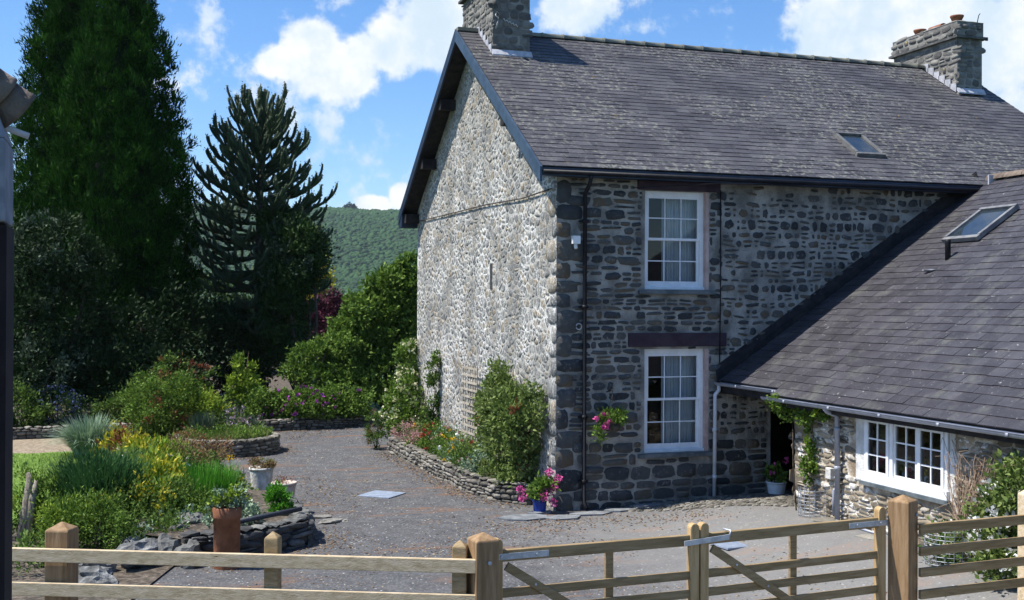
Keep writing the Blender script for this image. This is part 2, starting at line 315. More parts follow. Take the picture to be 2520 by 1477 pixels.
def quoins(mb,T,H,rng,mi=1,z0=0,big=(.35,.6),small=(.2,.32)):
    z=z0; i=0
    mb.cur=mi; mb.smooth=True; out=[]
    while z<H:
        h=rng.uniform(.2,.42); L=rng.uniform(*(big if i%2 else small)); out.append((z,h,L)); 
        A,B=L/2,h/2-.01; b0=len(mb.v); n=14
        ring=[]
        for j in range(n):
            t=2*PI*(j+.5)/n; c,s_=math.cos(t),math.sin(t); q=(abs(c)**6+abs(s_)**6)**(-1/6)*(1+rng.uniform(-.09,.06)); ring.append((A*q*c,B*q*s_))
        for x,y in ring: mb.v.append(T(A+x,z+h/2+y,-.006))
        for x,y in ring: mb.v.append(T(A+x*.93,z+h/2+y*.9,.016))
        mb.v.append(T(A,z+h/2,.018))
        for j in range(n):
            k=(j+1)%n; mb.face((b0+j,b0+k,b0+n+k,b0+n+j)); mb.face((b0+n+j,b0+n+k,b0+2*n))
        z+=h; i+=1
    mb.cur=0; mb.smooth=False; return out
def slates(mb,O,es,et,Wd,T,gauge,wr,rng,inside=None,th=.009):
    O=Vector(O); es=Vector(es).normalized(); et=Vector(et).normalized(); n=es.cross(et).normalized()
    if n.z<0: n=-n
    k=0; t=0
    while t<T:
        s=-rng.uniform(0,wr[0])
        while s<Wd:
            wd=rng.uniform(*wr); a,b=max(0,s),min(Wd,s+wd-.004)
            s+=wd
            if b-a<.02: continue
            if inside and not inside((a+b)/2,t+gauge/2): continue
            t0=t+(rng.uniform(-.007,.007) if rng.random()>.02 else -rng.uniform(.01,.045)) if k else t; t1=min(T,t+gauge+.02); hb=.018+rng.uniform(-.003,.004); l=rng.uniform(-.002,.002)
            A,B=O+es*a+et*t0,O+es*b+et*t0; C,D=O+es*b+et*t1,O+es*a+et*t1; b0=len(mb.v)
            for q in (A+n*(hb-th-.006),B+n*(hb-th-.006),A+n*(hb+l),B+n*(hb-l),C+n*.008,D+n*.008,C-n*.004,D-n*.004): mb.v.append(tuple(q))
            for f in ((0,1,3,2),(2,3,4,5),(1,6,4,3),(0,2,5,7)): mb.face(tuple(b0+i for i in f))
        t+=gauge; k+=1
def basis_q(n):
    return None
# foliage: many small leaf quads gathered in clumps on the shells of ellipsoids
def leaf_mesh(P,D,Nn,L,Wd,loc,round_=False):
    n=len(P); Sd=np.cross(D,Nn); Sd/=np.linalg.norm(Sd,axis=1)[:,None]+1e-9
    L=L[:,None]; Wd=Wd[:,None]; a=.5 if round_ else .4
    N2=np.cross(Sd,D)
    V=np.stack([P,P+D*L*a+Sd*Wd*.5+N2*Wd*.15,P+D*L,P+D*L*a-Sd*Wd*.5+N2*Wd*.15],1).reshape(-1,3)-np.array(loc)
    me=bpy.data.meshes.new('leaves'); me.vertices.add(4*n); me.vertices.foreach_set('co',V.ravel()); me.loops.add(4*n); me.loops.foreach_set('vertex_index',np.arange(4*n)); me.polygons.add(n); me.polygons.foreach_set('loop_start',np.arange(n)*4); me.update(calc_edges=True)
    return me
def unit(a): return a/(np.linalg.norm(a,axis=1)[:,None]+1e-9)
def foliage(name,parent,m,blobs,n,size=(.06,.03),up=.3,out=.6,clump=.16,nc=60,seed=1,zmin=.0,fill=.55,round_=False,flat=0):
    rg=np.random.default_rng(seed); B=np.array(blobs,float)
    if B.shape[1]==4: B=np.concatenate([B[:,:3],B[:,3:4],B[:,3:4],B[:,3:4]],1)
    ar=(B[:,3]*B[:,4]*B[:,5])**(2/3); bi=rg.choice(len(B),nc,p=ar/ar.sum())
    d=unit(rg.normal(size=(nc,3))); rad=rg.uniform(fill,1,nc)**.6
    C=B[bi,:3]+d*rad[:,None]*B[bi,3:6]; cw=rg.uniform(.5,1.5,nc)
    li=rg.choice(nc,n,p=cw/cw.sum()); P=C[li]+rg.normal(size=(n,3))*clump*cw[li][:,None]*.6
    O=unit(P-B[bi[li],:3]); D=unit(O*out+np.array([0,0,up])+rg.normal(size=(n,3))*.5)
    Nn=unit(O*.6+np.array([0,0,.6+flat])+rg.normal(size=(n,3))*(.6-.3*min(flat,1)))
    k=P[:,2]>zmin; P,D,Nn=P[k],D[k],Nn[k]; n=len(P)
    s=rg.uniform(.6,1.35,n)
    return link(name,leaf_mesh(P,D,Nn,size[0]*s,size[1]*s,ROOT[parent.name] if parent else (0,0,0),round_),parent,m)
def blades(name,parent,m,c,r,n,h=.6,wd=.02,lean=.5,droop=.4,seed=1,ell=1,segs=4,hj=.3):
    rg=random.Random(seed); mb=MB()
    for i in range(n):
        a=rg.uniform(0,2*PI); q=r*math.sqrt(rg.random()); x,y=c[0]+q*math.cos(a),c[1]+q*math.sin(a)*ell
        a2=a+rg.uniform(-.8,.8); hh=h*rg.uniform(1-hj,1+hj*.4); ln=lean*rg.uniform(.3,1.2)*(q/r*.7+.3); sd=Vector((-math.sin(a2),math.cos(a2),0)); b=len(mb.v)
        for j in range(segs+1):
            t=j/segs; p=Vector((x+math.cos(a2)*ln*hh*t**1.5,y+math.sin(a2)*ln*hh*t**1.5,c[2]+hh*(t-droop*ln*t*t*.8)))
            ww=wd*(1-t)**.7+.001
            mb.v+= [tuple(p-sd*ww/2),tuple(p+sd*ww/2)]
        for j in range(segs): mb.face((b+2*j,b+2*j+1,b+2*j+3,b+2*j+2))
    return mb.build(name,m,parent)
def stems(name,parent,m,c,blobs,n,r=.015,seed=3):
    rg=random.Random(seed); mb=MB()
    for i in range(n):
        b=blobs[i%len(blobs)]; rz=b[5] if len(b)>4 else b[3]
        q=Vector((b[0]+rg.uniform(-.5,.5)*b[3],b[1]+rg.uniform(-.5,.5)*b[3],b[2]+rg.uniform(-.2,.7)*rz)); p=Vector((c[0]+rg.uniform(-.08,.08),c[1]+rg.uniform(-.08,.08),c[2]-.02)); mid=(p+q)/2+Vector((rg.uniform(-.1,.1),rg.uniform(-.1,.1),0))*(q-p).length
        mb.tube([p,mid,q],[r,r*.7,r*.3],5)
    return mb.build(name,m,parent)
def rock(mb,c,s,seed,sub=2,rough=.35):
    bm=bmesh.new(); bmesh.ops.create_icosphere(bm,subdivisions=sub,radius=1); b=len(mb.v)
    rg=random.Random(seed); a=rg.uniform(0,PI); ca,sa=math.cos(a),math.sin(a)
    for v in bm.verts:
        p=v.co.copy(); k=1+rough*noise.noise(p*1.3+Vector((seed*7.1,0,0)))+rough*.5*noise.noise(p*3.1+Vector((0,seed*3.3,0))); p*=k
        p=Vector((round(p.x*2.2)/2.2*.35+p.x*.65,round(p.y*2.2)/2.2*.35+p.y*.65,round(p.z*2.5)/2.5*.4+p.z*.6))
        x,y,z=p.x*s[0],p.y*s[1],p.z*s[2]; mb.v.append((c[0]+x*ca-y*sa,c[1]+x*sa+y*ca,c[2]+z))
    for f in bm.faces: mb.face(tuple(b+v.index for v in f.verts))
    bm.free()
rng=random.Random(7)
# ================= SETTING =================
def sheet(name,poly,z,m,label,cat,n=0):
    mb=MB(); mb.quad(*[(x,y,z) for x,y in poly]); return props(mb.build(name,m),label,cat,kind='structure')
def gridsheet(name,x0,x1,y0,y1,step,zf,m,label,cat,inside=None):
    mb=MB(); nx=int((x1-x0)/step)+1; ny=int((y1-y0)/step)+1; ok={}
    for j in range(ny+1):
        for i in range(nx+1): x,y=x0+i*step,y0+j*step; mb.v.append((x,y,zf(x,y)))
    mb.smooth=True
    for j in range(ny):
        for i in range(nx):
            if inside and not inside(x0+(i+.5)*step,y0+(j+.5)*step): continue
            a=j*(nx+1)+i; mb.face((a,a+1,a+nx+2,a+nx+1))
    return props(mb.build(name,m),label,cat,kind='structure')
far_grass=mat('rough meadow',[(.2,(.03,.06,.015)),(.8,(.06,.1,.03))],scale=.4,island=0)
sheet('ground',[(-4000,-600),(4000,-600),(4000,5000),(-4000,5000)],-.12,far_grass,'dark ground reaching to the hills behind the house','ground')
def yard_extra(t,co,c):
    a=t.ss(t.noise(co,.55,4,.6,.6),.52,.72)
    vr=t.new('ShaderNodeTexVoronoi'); vr.inputs['Scale'].default_value=48; t.l.new(co,vr.inputs['Vector']); sv=t.new('ShaderNodeSeparateColor'); t.l.new(vr.outputs['Color'],sv.inputs[0])
    c=t.mix(t.m('MULTIPLY',t.ss(sv.outputs[0],.5,.9),.6),c,(.16,.16,.165)); c=t.mix(t.ss(sv.outputs[1],.985,.99),c,(.4,.4,.38)); c=t.mix(t.m('MULTIPLY',t.ss(sv.outputs[2],.5,.9),.5),c,(.04,.041,.045))
    st=t.new('ShaderNodeMapping'); st.inputs['Scale'].default_value=(.35,1.3,1); st.inputs['Rotation'].default_value=(0,0,.3); t.l.new(co,st.inputs[0])
    b=t.m('MULTIPLY',t.ss(t.noise(st.outputs[0],1.1,7,.72),.53,.63),t.ss(t.noise(co,14,3,.6),.38,.52)); c=t.mix(t.m('MULTIPLY',b,.85),c,(.17,.09,.05))
    e=t.m('MULTIPLY',t.ss(t.noise(st.outputs[0],1.9,7,.75),.6,.7),t.ss(t.noise(co,22,2,.6),.45,.6)); c=t.mix(t.m('MULTIPLY',e,.7),c,(.4,.35,.2))
    sp=t.new('ShaderNodeSeparateXYZ'); t.l.new(co,sp.inputs[0])
    lg=t.ss(t.m('ADD',sp.outputs[0],t.m('MULTIPLY',t.m('SUBTRACT',t.noise(co,1.5,5,.6),.5),2)),-2.4,.8)
    lg=t.m('MULTIPLY',lg,t.ss(sp.outputs[1],1.5,-2.5)); return t.mix(t.m('MULTIPLY',lg,.5),c,(.26,.25,.235))
tarmac=mat('worn tarmac',[(.2,(.062,.061,.064)),(.5,(.079,.078,.08)),(.8,(.096,.095,.096))],scale=3,island=0,detail=12,bump=.2,bscale=170,bdist=.002,extra=yard_extra)
gridsheet('yard',-11,5,-20,14.4,.2,gz,tarmac,'grey tarmac yard with brown leaf litter in front of the house','yard')
def lawnz(x,y): return .035+.02*noise.noise((x,y,1))
lawn_m=mat('mown grass',[(.2,(.1,.18,.02)),(.5,(.15,.26,.035)),(.9,(.2,.3,.06))],scale=9,island=0,bump=.7,bscale=90)
gridsheet('lawn',-14,-6.7,1.0,9.7,.2,lawnz,lawn_m,'bright green mown lawn behind the shrubs','lawn',inside=lambda x,y:x<-7.1+.12*(y-1)-.0*x and x< -6.9)
path_m=mat('pale earth path',[(.2,(.17,.13,.09)),(.8,(.32,.26,.18))],scale=14,island=0,bump=.2,bscale=90,bdist=.004)
sheet('path',[(-14,9.7),(-5.8,9.7),(-5.4,12.6),(-14,12.8)],.03,path_m,'pale earth path between the lawn and the border wall','path')
sheet('flower_bed_soil',[(-14,-4.4),(-6.6,-4.2),(-5.9,-2.0),(-5.3,-1.4),(-4.2,-.7),(-4.2,1.2),(-4.6,3.6),(-5.6,6.2),(-6.4,9.6),(-7.2,9.6),(-7.2,1.0),(-14,1.0)],.024,soil,'dark soil of the front garden bed','soil')
sheet('border_soil',[(-14,12.9),(-3,13.05),(0,14.2),(0,45),(-30,45),(-30,12.9)],.26,soil,'dark soil of the border under the tall trees','soil')
# lawn grass blades
g=blades('lawn_grass',None,leafmat('lawn blades',(.1,.19,.02),(.17,.28,.04),(.24,.34,.08)),(-9.2,5.2,.03),4.4,26000,h=.06,wd=.012,lean=.9,seed=4,segs=2)
props(g,'short mown grass of the bright lawn','grass',kind='stuff')
# loose leaf litter and gravel on the yard
def litter():
    rg=np.random.default_rng(5); n=4000; x=rg.uniform(-5.8,4,n*3); y=rg.uniform(-9,13,n*3)
    k=np.array([noise.noise((a*.5,b*.9,4))+.35*noise.noise((a*2,b*2,9))>.05 and not(-1<a and b>-.2) and not (a<-4.0 and b<3.8 and b>-1.9) for a,b in zip(x,y)]); x,y=x[k][:n],y[k][:n]; n=len(x)
    P=np.stack([x,y,np.array([gz(a,b)+.006 for a,b in zip(x,y)])],1); D=rg.normal(size=(n,3)); D[:,2]*=.15; D=unit(D); Nn=unit(np.array([0,0,1])+rg.normal(size=(n,3))*.25); s=rg.uniform(.5,1.5,n)
    o=link('leaf_litter',leaf_mesh(P,D,Nn,.035*s,.02*s,(0,0,0)),None,mat('dead leaves',[(.1,(.13,.07,.035)),(.5,(.22,.15,.08)),(.9,(.34,.29,.2))],island=.9,bump=0)); props(o,'brown and straw coloured leaf litter scattered on the tarmac','leaf litter',kind='stuff')
litter()
def edge_litter():
    rg=np.random.default_rng(15); P=[]
    lines=[([(-1.2,8.0),(-1.15,5.4),(-1.1,3.4),(-1.02,1.9),(-.85,.95),(-.4,.4)],1560,.16),([(-3.2,12.7),(-1.8,13.1),(.2,13.8)],720,.22),([(-5.6,-2.6),(-4.7,-2.2),(-3.9,-1.6),(-3.85,-.4)],660,.25),([(-3.6,.6),(-3.5,2.8),(-3.3,4.6)],660,.45),([(-5.7,7.7),(-4.5,7.75),(-3.4,8.5),(-3.1,9.6)],900,.18),([(-3.0,11.0),(-2.2,12.2),(-1.3,12.6)],500,.4),([(-1.6,-1.1),(.6,-1.0),(2.0,-1.9)],780,.35),([(-3,-2.8),(-1.4,-2.2),(-.3,-1.2)],540,.5)]
    for pts,n,w_ in lines:
        q=[np.array(p) for p in pts]; L=np.array([np.linalg.norm(b-a) for a,b in zip(q[:-1],q[1:])]); k=rg.choice(len(L),n,p=L/L.sum()); t=rg.random(n)
        for i in range(n): P.append(q[k[i]]*(1-t[i])+q[k[i]+1]*t[i]+rg.normal(size=2)*w_)
    P=np.array(P); P=np.stack([P[:,0],P[:,1],[gz(a,b)+.005 for a,b in P]],1); n=len(P); D=rg.normal(size=(n,3)); D[:,2]*=.15; s=rg.uniform(.5,1.5,n)
    props(link('edge_litter',leaf_mesh(P,unit(D),unit(np.array([0,0,1])+rg.normal(size=(n,3))*.2),.04*s,.024*s,(0,0,0)),None,mat('rusty dead leaves',[(.1,(.08,.045,.025)),(.5,(.16,.095,.05)),(.9,(.27,.2,.12))],island=.9,bump=0)),'rusty brown leaf litter gathered along the walls','leaf litter',kind='stuff')
edge_litter()
# cobbled apron by the porch
mb=MB(); mb.smooth=True
def incob(u,v):
    x,y=.4+u,-2.4+v
    return y<-.05 and x>.9 and y>-.3-.95*(x-.9) and x<3.0 or (x>2.95 and y>-2.2 and x<4.4)
stones(mb,4.2,2.6,lambda u,v,d:(.4+u,-2.4+v,gz(.4+u,-2.4+v)+d+.006),random.Random(3),hr=(.05,.09),wr=(.07,.16),gap=.007,dep=.014,inside=incob,mi=0)
props(mb.build('cobbled_apron',stone_wall),'grey cobbled apron in front of the porch','cobbles',kind='structure')
# flat slabs along the wall foot
mb=MB(); rg=random.Random(5)
for (x,y,a,b,t) in [(-.72,-.55,.42,.26,.1),(-.15,-.72,.34,.2,.3),(.45,-.45,.4,.16,0),(1.0,-.32,.3,.13,.05),(-.35,-.2,.25,.12,.1),(1.55,-.25,.3,.12,-.1)]:
    n=rg.choice((5,6,7)); b0=len(mb.v); z=gz(x,y)
    pts=[(x+a*math.cos(2*PI*j/n+t)*rg.uniform(.85,1.1),y+b*math.sin(2*PI*j/n+t)*rg.uniform(.85,1.1)) for j in range(n)]
    for zz in (z-.02,z+.028): mb.v+=[(px,py,zz) for px,py in pts]
    mb.face(tuple(b0+n+j for j in range(n)))
    for j in range(n): mb.face((b0+j,b0+(j+1)%n,b0+n+(j+1)%n,b0+n+j))
props(mb.build('slate_paving',mat('grey slab',[(.2,(.13,.14,.15)),(.8,(.24,.25,.26))],scale=6,island=.3,bump=.4)),'irregular slate slabs along the foot of the house corner','paving',kind='structure')
# hills
def hillz(x,y):
    d=math.hypot(x,y); az=math.atan2(x,y); R=math.radians
    ridge=123+5*math.sin(az*9+.6)+4*noise.noise((az*14,0,0))
    t=S01((d-850)/650); return -2+ridge*t-.00*d
mb=MB(); mb.smooth=True; NA,ND=120,30
for j in range(ND+1):
    for i in range(NA+1):
        az=-.9+2.3*i/NA; d=700+ (1150)*j/ND; x,y=d*math.sin(az),d*math.cos(az); zz=hillz(x,y)
        if d>1520: zz=zz*(1-(d-1520)/700)
        mb.v.append((x,y,zz))
for j in range(ND):
    for i in range(NA): a=j*(NA+1)+i; mb.face((a,a+1,a+NA+2,a+NA+1))
wood_m=mat('wooded hillside',[(.15,(.008,.034,.006)),(.5,(.015,.055,.01)),(.9,(.026,.074,.014))],scale=.03,island=.35,bump=0)
props(mb.build('hills',wood_m),'wooded hill ridge rising behind the garden','hills',kind='structure')
def hillwood():
    rg=np.random.default_rng(8); bm=bmesh.new(); bmesh.ops.create_icosphere(bm,subdivisions=1,radius=1); V0=np.array([v.co[:] for v in bm.verts]); F0=np.array([[v.index for v in f.verts] for f in bm.faces]); bm.free()
    n=24000; az=rg.uniform(.02,.3,n); d=np.sqrt(rg.uniform(930**2,1530**2,n)); VV=[];FF=[]
    for i in range(n):
        x,y=d[i]*math.sin(az[i]),d[i]*math.cos(az[i]); z=hillz(x,y)-.6; r=rg.uniform(1.4,3.8); 
        if d[i]>1490 and rg.random()<.12: r*=1.5; z+=1.5
        N=1+.3*rg.normal(size=(len(V0),1)).clip(-1,1); v=V0*N*np.array([r,r,r*rg.uniform(.6,1.0)])+np.array([x,y,z+r*.35]); VV.append(v); FF.append(F0+i*len(V0))
    # one tall tree on the skyline
    me=bpy.data.meshes.new('wood'); V=np.concatenate(VV); F=np.concatenate(FF); me.vertices.add(len(V)); me.vertices.foreach_set('co',V.ravel()); me.loops.add(F.size); me.loops.foreach_set('vertex_index',F.ravel()); me.polygons.add(len(F)); me.polygons.foreach_set('loop_start',np.arange(len(F))*3); me.update(calc_edges=True)
    props(link('hillside_wood',me,None,wood_m),'dense broadleaf wood covering the far hillside','wood',kind='stuff')
hillwood()
t=thing('skyline_tree','tall rounded tree standing above the ridge of the far hill','tree',(260.4,1473,124))
foliage('crown',t,wood_m,[(260.4,1473,132,5.5,5.5,5),(264,1473,130,5,5,4),(256,1473,130,4,4,3.5)],2500,size=(1.6,1.0),clump=1.2,nc=60,seed=2,zmin=100)
mb=MB(); mb.tube([(260.4,1473,120),(260.4,1473,131)],[.8,.4],6); mb.build('trunk',bark,t)

# ================= MAIN HOUSE =================
XL=10.75; WG=9.655; HE=5.6; HR=8.893; SL=(HR-5.55)/(WG/2+.3); NV=Vector((0,-(HR-5.55),WG/2+.3)).normalized()
H=thing('stone_house','tall two storey rubble stone house with slate roof and two chimneys','house',(0,0,0))
mb=MB()
wins=[(1.565,2.70,3.60,5.26),(1.565,2.70,.86,2.60)]
ys=.5
for a,b,c,d in [(-.003,1.565,-.3,5.62),(2.70,3.97,-.3,5.62),(3.97,4.9,2.0,5.62),(4.9,XL,-.3,5.62),(1.565,2.70,-.3,.86),(1.565,2.70,2.60,3.60),(1.565,2.70,5.26,5.62)]: mb.box(a,b,0,ys,c,d)
# gable wall prism, back wall, end wall
def gab(x0,x1):
    z=HR-.12; zs=HE
    pts=[(.012,-.3),(WG,-.3),(WG,zs),(WG/2,z),(.012,zs)]; b=len(mb.v)
    mb.v+=[(x0,y,q) for y,q in pts]+[(x1,y,q) for y,q in pts]
    mb.face(tuple(b+i for i in range(5))[::-1]); mb.face(tuple(b+5+i for i in range(5)))
    for i in range(5): j=(i+1)%5; mb.face((b+i,b+j,b+5+j,b+5+i))
gab(-.006,.45); gab(XL-.5,XL-.003)
mb.box(.45,XL-.5,WG-.45,WG,-.3,HE)
fr=random.Random(11)
def in_fac(u,v):
    for a,b,c,d in wins:
        if a-.12<u<b+.12 and c-.1<v<d+.06: return False
    if 1.3<u<3.06 and 2.62<v<2.86: return False
    if 3.85<u<4.95 and v<2.05: return False
    if u>3.2 and v<2.0+(u-2.95)*.63-.35 and u>4: return False
    return u>.36
RX=[(a-.045,b+.065,c+.1,d+.1) for a,b,c,d in wins]+[(1.25,3.11,2.72,2.99),(1.4,2.99,5.36,5.6),(1.43,2.88,3.6,3.7),(1.43,2.88,.86,.96),(3.9,4.95,-1,2.1)]
ins=lambda u,v:u>.3 and not(u>4 and v<2.0+(u-2.95)*.63-.35)
FT=lambda u,v,d:(u,-d,v-.1)
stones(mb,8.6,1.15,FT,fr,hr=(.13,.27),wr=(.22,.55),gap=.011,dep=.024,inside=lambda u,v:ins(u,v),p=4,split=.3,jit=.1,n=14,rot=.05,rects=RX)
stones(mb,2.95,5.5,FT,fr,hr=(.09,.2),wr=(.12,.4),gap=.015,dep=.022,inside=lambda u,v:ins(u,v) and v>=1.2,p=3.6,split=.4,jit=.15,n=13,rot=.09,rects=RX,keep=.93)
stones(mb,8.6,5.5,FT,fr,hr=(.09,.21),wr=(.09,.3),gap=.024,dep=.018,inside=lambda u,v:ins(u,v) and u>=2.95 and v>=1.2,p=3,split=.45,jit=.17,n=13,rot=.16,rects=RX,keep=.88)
gr=random.Random(12)
def in_gab(u,v):
    z=v-.1; lim=HE-.1+min(u,WG-u)*.68
    if abs(u-3.57)<.1 and abs(z-3.88)<.28: return False
    return z<lim and u>.26
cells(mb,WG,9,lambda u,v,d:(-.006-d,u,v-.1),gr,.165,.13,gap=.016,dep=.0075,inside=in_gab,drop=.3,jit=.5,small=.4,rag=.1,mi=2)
# corner stones both ways
qs=quoins(mb,lambda u,v,d:(u-.012,-d,v),5.45,random.Random(2),mi=1,z0=-.15)
q2=quoins(mb,lambda u,v,d:(-.006-d,u-.012,v),5.45,random.Random(21),mi=2,z0=-.15,big=(.3,.5),small=(.18,.28))
# slot window in gable
mb.cur=1; mb.box(-.02,.0,3.5,3.64,3.63,4.13); mb.cur=0
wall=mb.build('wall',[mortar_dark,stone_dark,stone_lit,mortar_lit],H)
me=wall.data
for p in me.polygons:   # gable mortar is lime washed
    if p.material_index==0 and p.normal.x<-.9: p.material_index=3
# interior
mb=MB(); mb.box(.46,XL-.55,.51,WG-.5,2.95,3.1); mb.box(.46,XL-.55,.51,WG-.5,-.02,.02); mb.box(.5,XL-.6,3.6,3.7,.02,5.6); mb.build('interior',inner,H)
# roof
mb=MB()
et=Vector((0,WG/2+.3,HR-5.55)).normalized(); T=math.hypot(WG/2+.3,HR-5.55)
rr1=random.Random(31)
slates(mb,(-.36,-.3,5.55),(1,0,0),et,XL+.36,T,.168,(.2,.36),rr1)
et2=Vector((0,-(WG/2+.3),HR-5.55)).normalized()
slates(mb,(-.36,WG+.3,5.55),(1,0,0),et2,XL+.36,T,.168,(.3,.45),rr1)
mb.cur=1
def deck(x0,x1,dz):
    for s_,e in ((-.3,1),(WG+.3,-1)):
        A=Vector((x0,s_+e*.02,5.55-.006+dz)); B=Vector((x0,WG/2,HR-.006+dz)); o=Vector((0,0,-.075)); X=Vector((x1-x0,0,0))
        mb.hexa([A+o,A+X+o,B+X+o,B+o,A,A+X,B+X,B] if e==1 else [B+o,B+X+o,A+X+o,A+o,B,B+X,A+X,A])
deck(-.35,XL-.01,0)
roof=mb.build('roof',[slate,soffit_m],H)
mb=MB(); slates(mb,(XL,-.3,5.48),(1,0,0),et,1.3,T-.1,.168,(.2,.36),rr1); mb.cur=1; deck(XL,12.04,-.07)
mb.build('lower_roof',[slate,soffit_m],H)
# ridge tiles
mb=MB(); x=.95
while x<XL+.1:
    L=.46; b=len(mb.v); n=8
    for xx,r in ((x,.1),(x+.05,.115),(x+.051,.1),(x+L-.006,.098)):
        for j in range(n+1): t=PI*j/n; mb.v.append((xx,WG/2-math.cos(t)*r*1.2,HR-.03+math.sin(t)*r))
    mb.smooth=True
    for i in range(3):
        for j in range(n): mb.face((b+i*(n+1)+j,b+i*(n+1)+j+1,b+(i+1)*(n+1)+j+1,b+(i+1)*(n+1)+j))
    x+=L
mb.build('ridge_tiles',ridge_m,roof)
mb=MB(); mb.box(-.38,.1,WG/2-.13,WG/2+.13,HR-.04,HR+.03); mb.build('ridge_cap',ridge_m,roof)
# barge boards (visible gable) front slope one is paler
def barge(name,y0,z0,y1,z1,m,h=.24):
    mb=MB(); b=[(-.41,y0,z0-h),(-.37,y0,z0-h),(-.37,y1,z1-h),(-.41,y1,z1-h),(-.41,y0,z0),(-.37,y0,z0),(-.37,y1,z1),(-.41,y1,z1)]; mb.hexa(b); return mb.build(name,m,H)
barge('bargeboard',-.33,5.54,WG/2,HR+.0,navy_b); barge('bargeboard',WG+.33,5.54,WG/2-.002,HR+.0,navy)
mb=MB()
for s_ in (0,1):
    y0,y1=(-.28,WG/2) if s_==0 else (WG+.28,WG/2)
    z0,z1=5.46,HR-.1
    mb.hexa([(-.37,y0,z0-.05),(0.02,y0,z0-.05),(.02,y1,z1-.05),(-.37,y1,z1-.05),(-.37,y0,z0),(.02,y0,z0),(.02,y1,z1),(-.37,y1,z1)])
for y in (1.9,6.3,7.9,WG-.1):
    z=HE-.13+min(y,WG-y)*.68; mb.box(-.34,.0,y-.1,y+.1,z-.24,z-.02)
mb.build('soffit',soffit_m,H)
mb=MB(); mb.box(-.36,8.6,-.32,-.29,5.4,5.53); mb.box(-.36,8.6,-.29,0,5.42,5.45); mb.build('fascia',navy,H); mb=MB(); mb.box(-.4,0,WG+.0,WG+.32,5.2,5.5); mb.build('fascia',navy,H)
mb=MB(); mb.tube([(-.36,-.345,5.46),(8.2,-.345,5.45)],.035,8); mb.build('gutter',black,H)
# downpipe
mb=MB(); mb.tube([(.46,-.36,5.42),(.46,-.3,5.3),(.46,-.09,5.15),(.46,-.085,.12),(.46,-.2,.02)],.036,8)
for z in (4.7,3.3,1.5,.45): mb.tube([(.46,-.085,z-.03),(.46,-.085,z+.03)],.05,8); mb.box(.38,.54,-.07,0,z-.012,z+.012)
mb.build('drainpipe',black,H)
mb=MB(); mb.tube([(2.96,-.05,5.3),(2.965,-.05,3.6),(2.95,-.05,2.35)],.012,5)
mb.tube([(1.2,-.33,5.25),(2.6,-.4,5.36),(4.4,-.37,5.42)],.008,4); mb.build('cable',black,H)
mb=MB(); mb.tube([(-.04,9.4,5.34),(-.04,6.9,5.31),(-.04,3.86,5.28),(-.04,1.65,5.21),(-.04,.16,5.24)],.013,5); mb.build('cable',joint,H)
mb=MB(); mb.box(.24,.37,-.12,-.03,4.33,4.46); mb.tube([(.3,-.07,4.33),(.3,-.09,4.25)],.03,6); mb.build('security_light',white,H)
mb=MB(); mb.tube([(.37+.05*math.cos(t),-.06,2.98+.05*math.sin(t)) for t in [i*PI/6 for i in range(13)]],.012,5,cap=False); mb.build('wall_ring',galv,H)
# lintels, sills
mb=MB(); mb.box(1.27,3.09,-.045,.1,2.64,2.87); mb.build('lintel',lintel_m,H,bevel=.01)
mb=MB(); mb.box(1.43,2.96,-.06,.1,5.265,5.42); mb.build('lintel',lintel_m,H,bevel=.01)
for z in (3.58,.84):
    mb=MB(); mb.box(1.45,2.86,-.09,.12,z-.06,z+.012); mb.build('sill',sill_m,H,bevel=.008)
for a,b,c,d in wins:
    mb=MB(); mb.box(b-.003,b+.06,-.012,.16,c,d); mb.build('reveal',reveal_m,H); mb=MB(); mb.box(a-.04,a+.003,-.008,.16,c,d); mb.build('reveal',mortar_dark,H)
    F=MB(); fwid=.07; y0,y1=.07,.17
    F.box(a,a+fwid,y0,y1,c,d); F.box(b-fwid,b,y0,y1,c,d); F.box(a+fwid,b-fwid,y0,y1,d-.08,d); F.box(a+fwid,b-fwid,y0,y1,c,c+.05); F.box(a-.01,b+.01,y0-.04,y0+.01,c-.002,c+.04)
    WN=F.build('window',white,H,bevel=.006); zm=(c+d)/2+.02
    for k,(s0,s1,yy) in enumerate(((zm-.02,d-.08,y0+.012),(c+.05,zm+.02,y0+.045))):
        F=MB(); A,B=a+fwid,b-fwid; sw=.045; bt=.09 if k==1 else .04
        F.box(A,A+sw,yy,yy+.03,s0,s1); F.box(B-sw,B,yy,yy+.03,s0,s1); F.box(A+sw,B-sw,yy,yy+.03,s0,s0+bt); F.box(A+sw,B-sw,yy,yy+.03,s1-.045,s1)
        gx0,gx1,gz0,gz1=A+sw,B-sw,s0+bt,s1-.045
        for i in (1,2): x=gx0+(gx1-gx0)*i/3; F.box(x-.009,x+.009,yy+.004,yy+.026,gz0,gz1)
        zc=(gz0+gz1)/2; F.box(gx0,gx1,yy+.006,yy+.024,zc-.009,zc+.009)
        F.build('sash',white,WN)
        G=MB(); G.quad((gx0,yy+.015,gz0),(gx1,yy+.015,gz0),(gx1,yy+.015,gz1),(gx0,yy+.015,gz1)); G.build('pane',glass_m,WN)
    C=MB(); C.smooth=True; n=70; x0,x1=a+.46,b-.03; b0=0
    for i in range(n+1):
        x=x0+(x1-x0)*i/n; y=.3+.022*math.sin(i*1.15)+.012*math.sin(i*.43); C.v+=[(x,y,c-.02),(x,y,d+.02)]
    for i in range(n): C.face((2*i,2*i+2,2*i+3,2*i+1))
    C.build('curtain',curtain_m,WN)
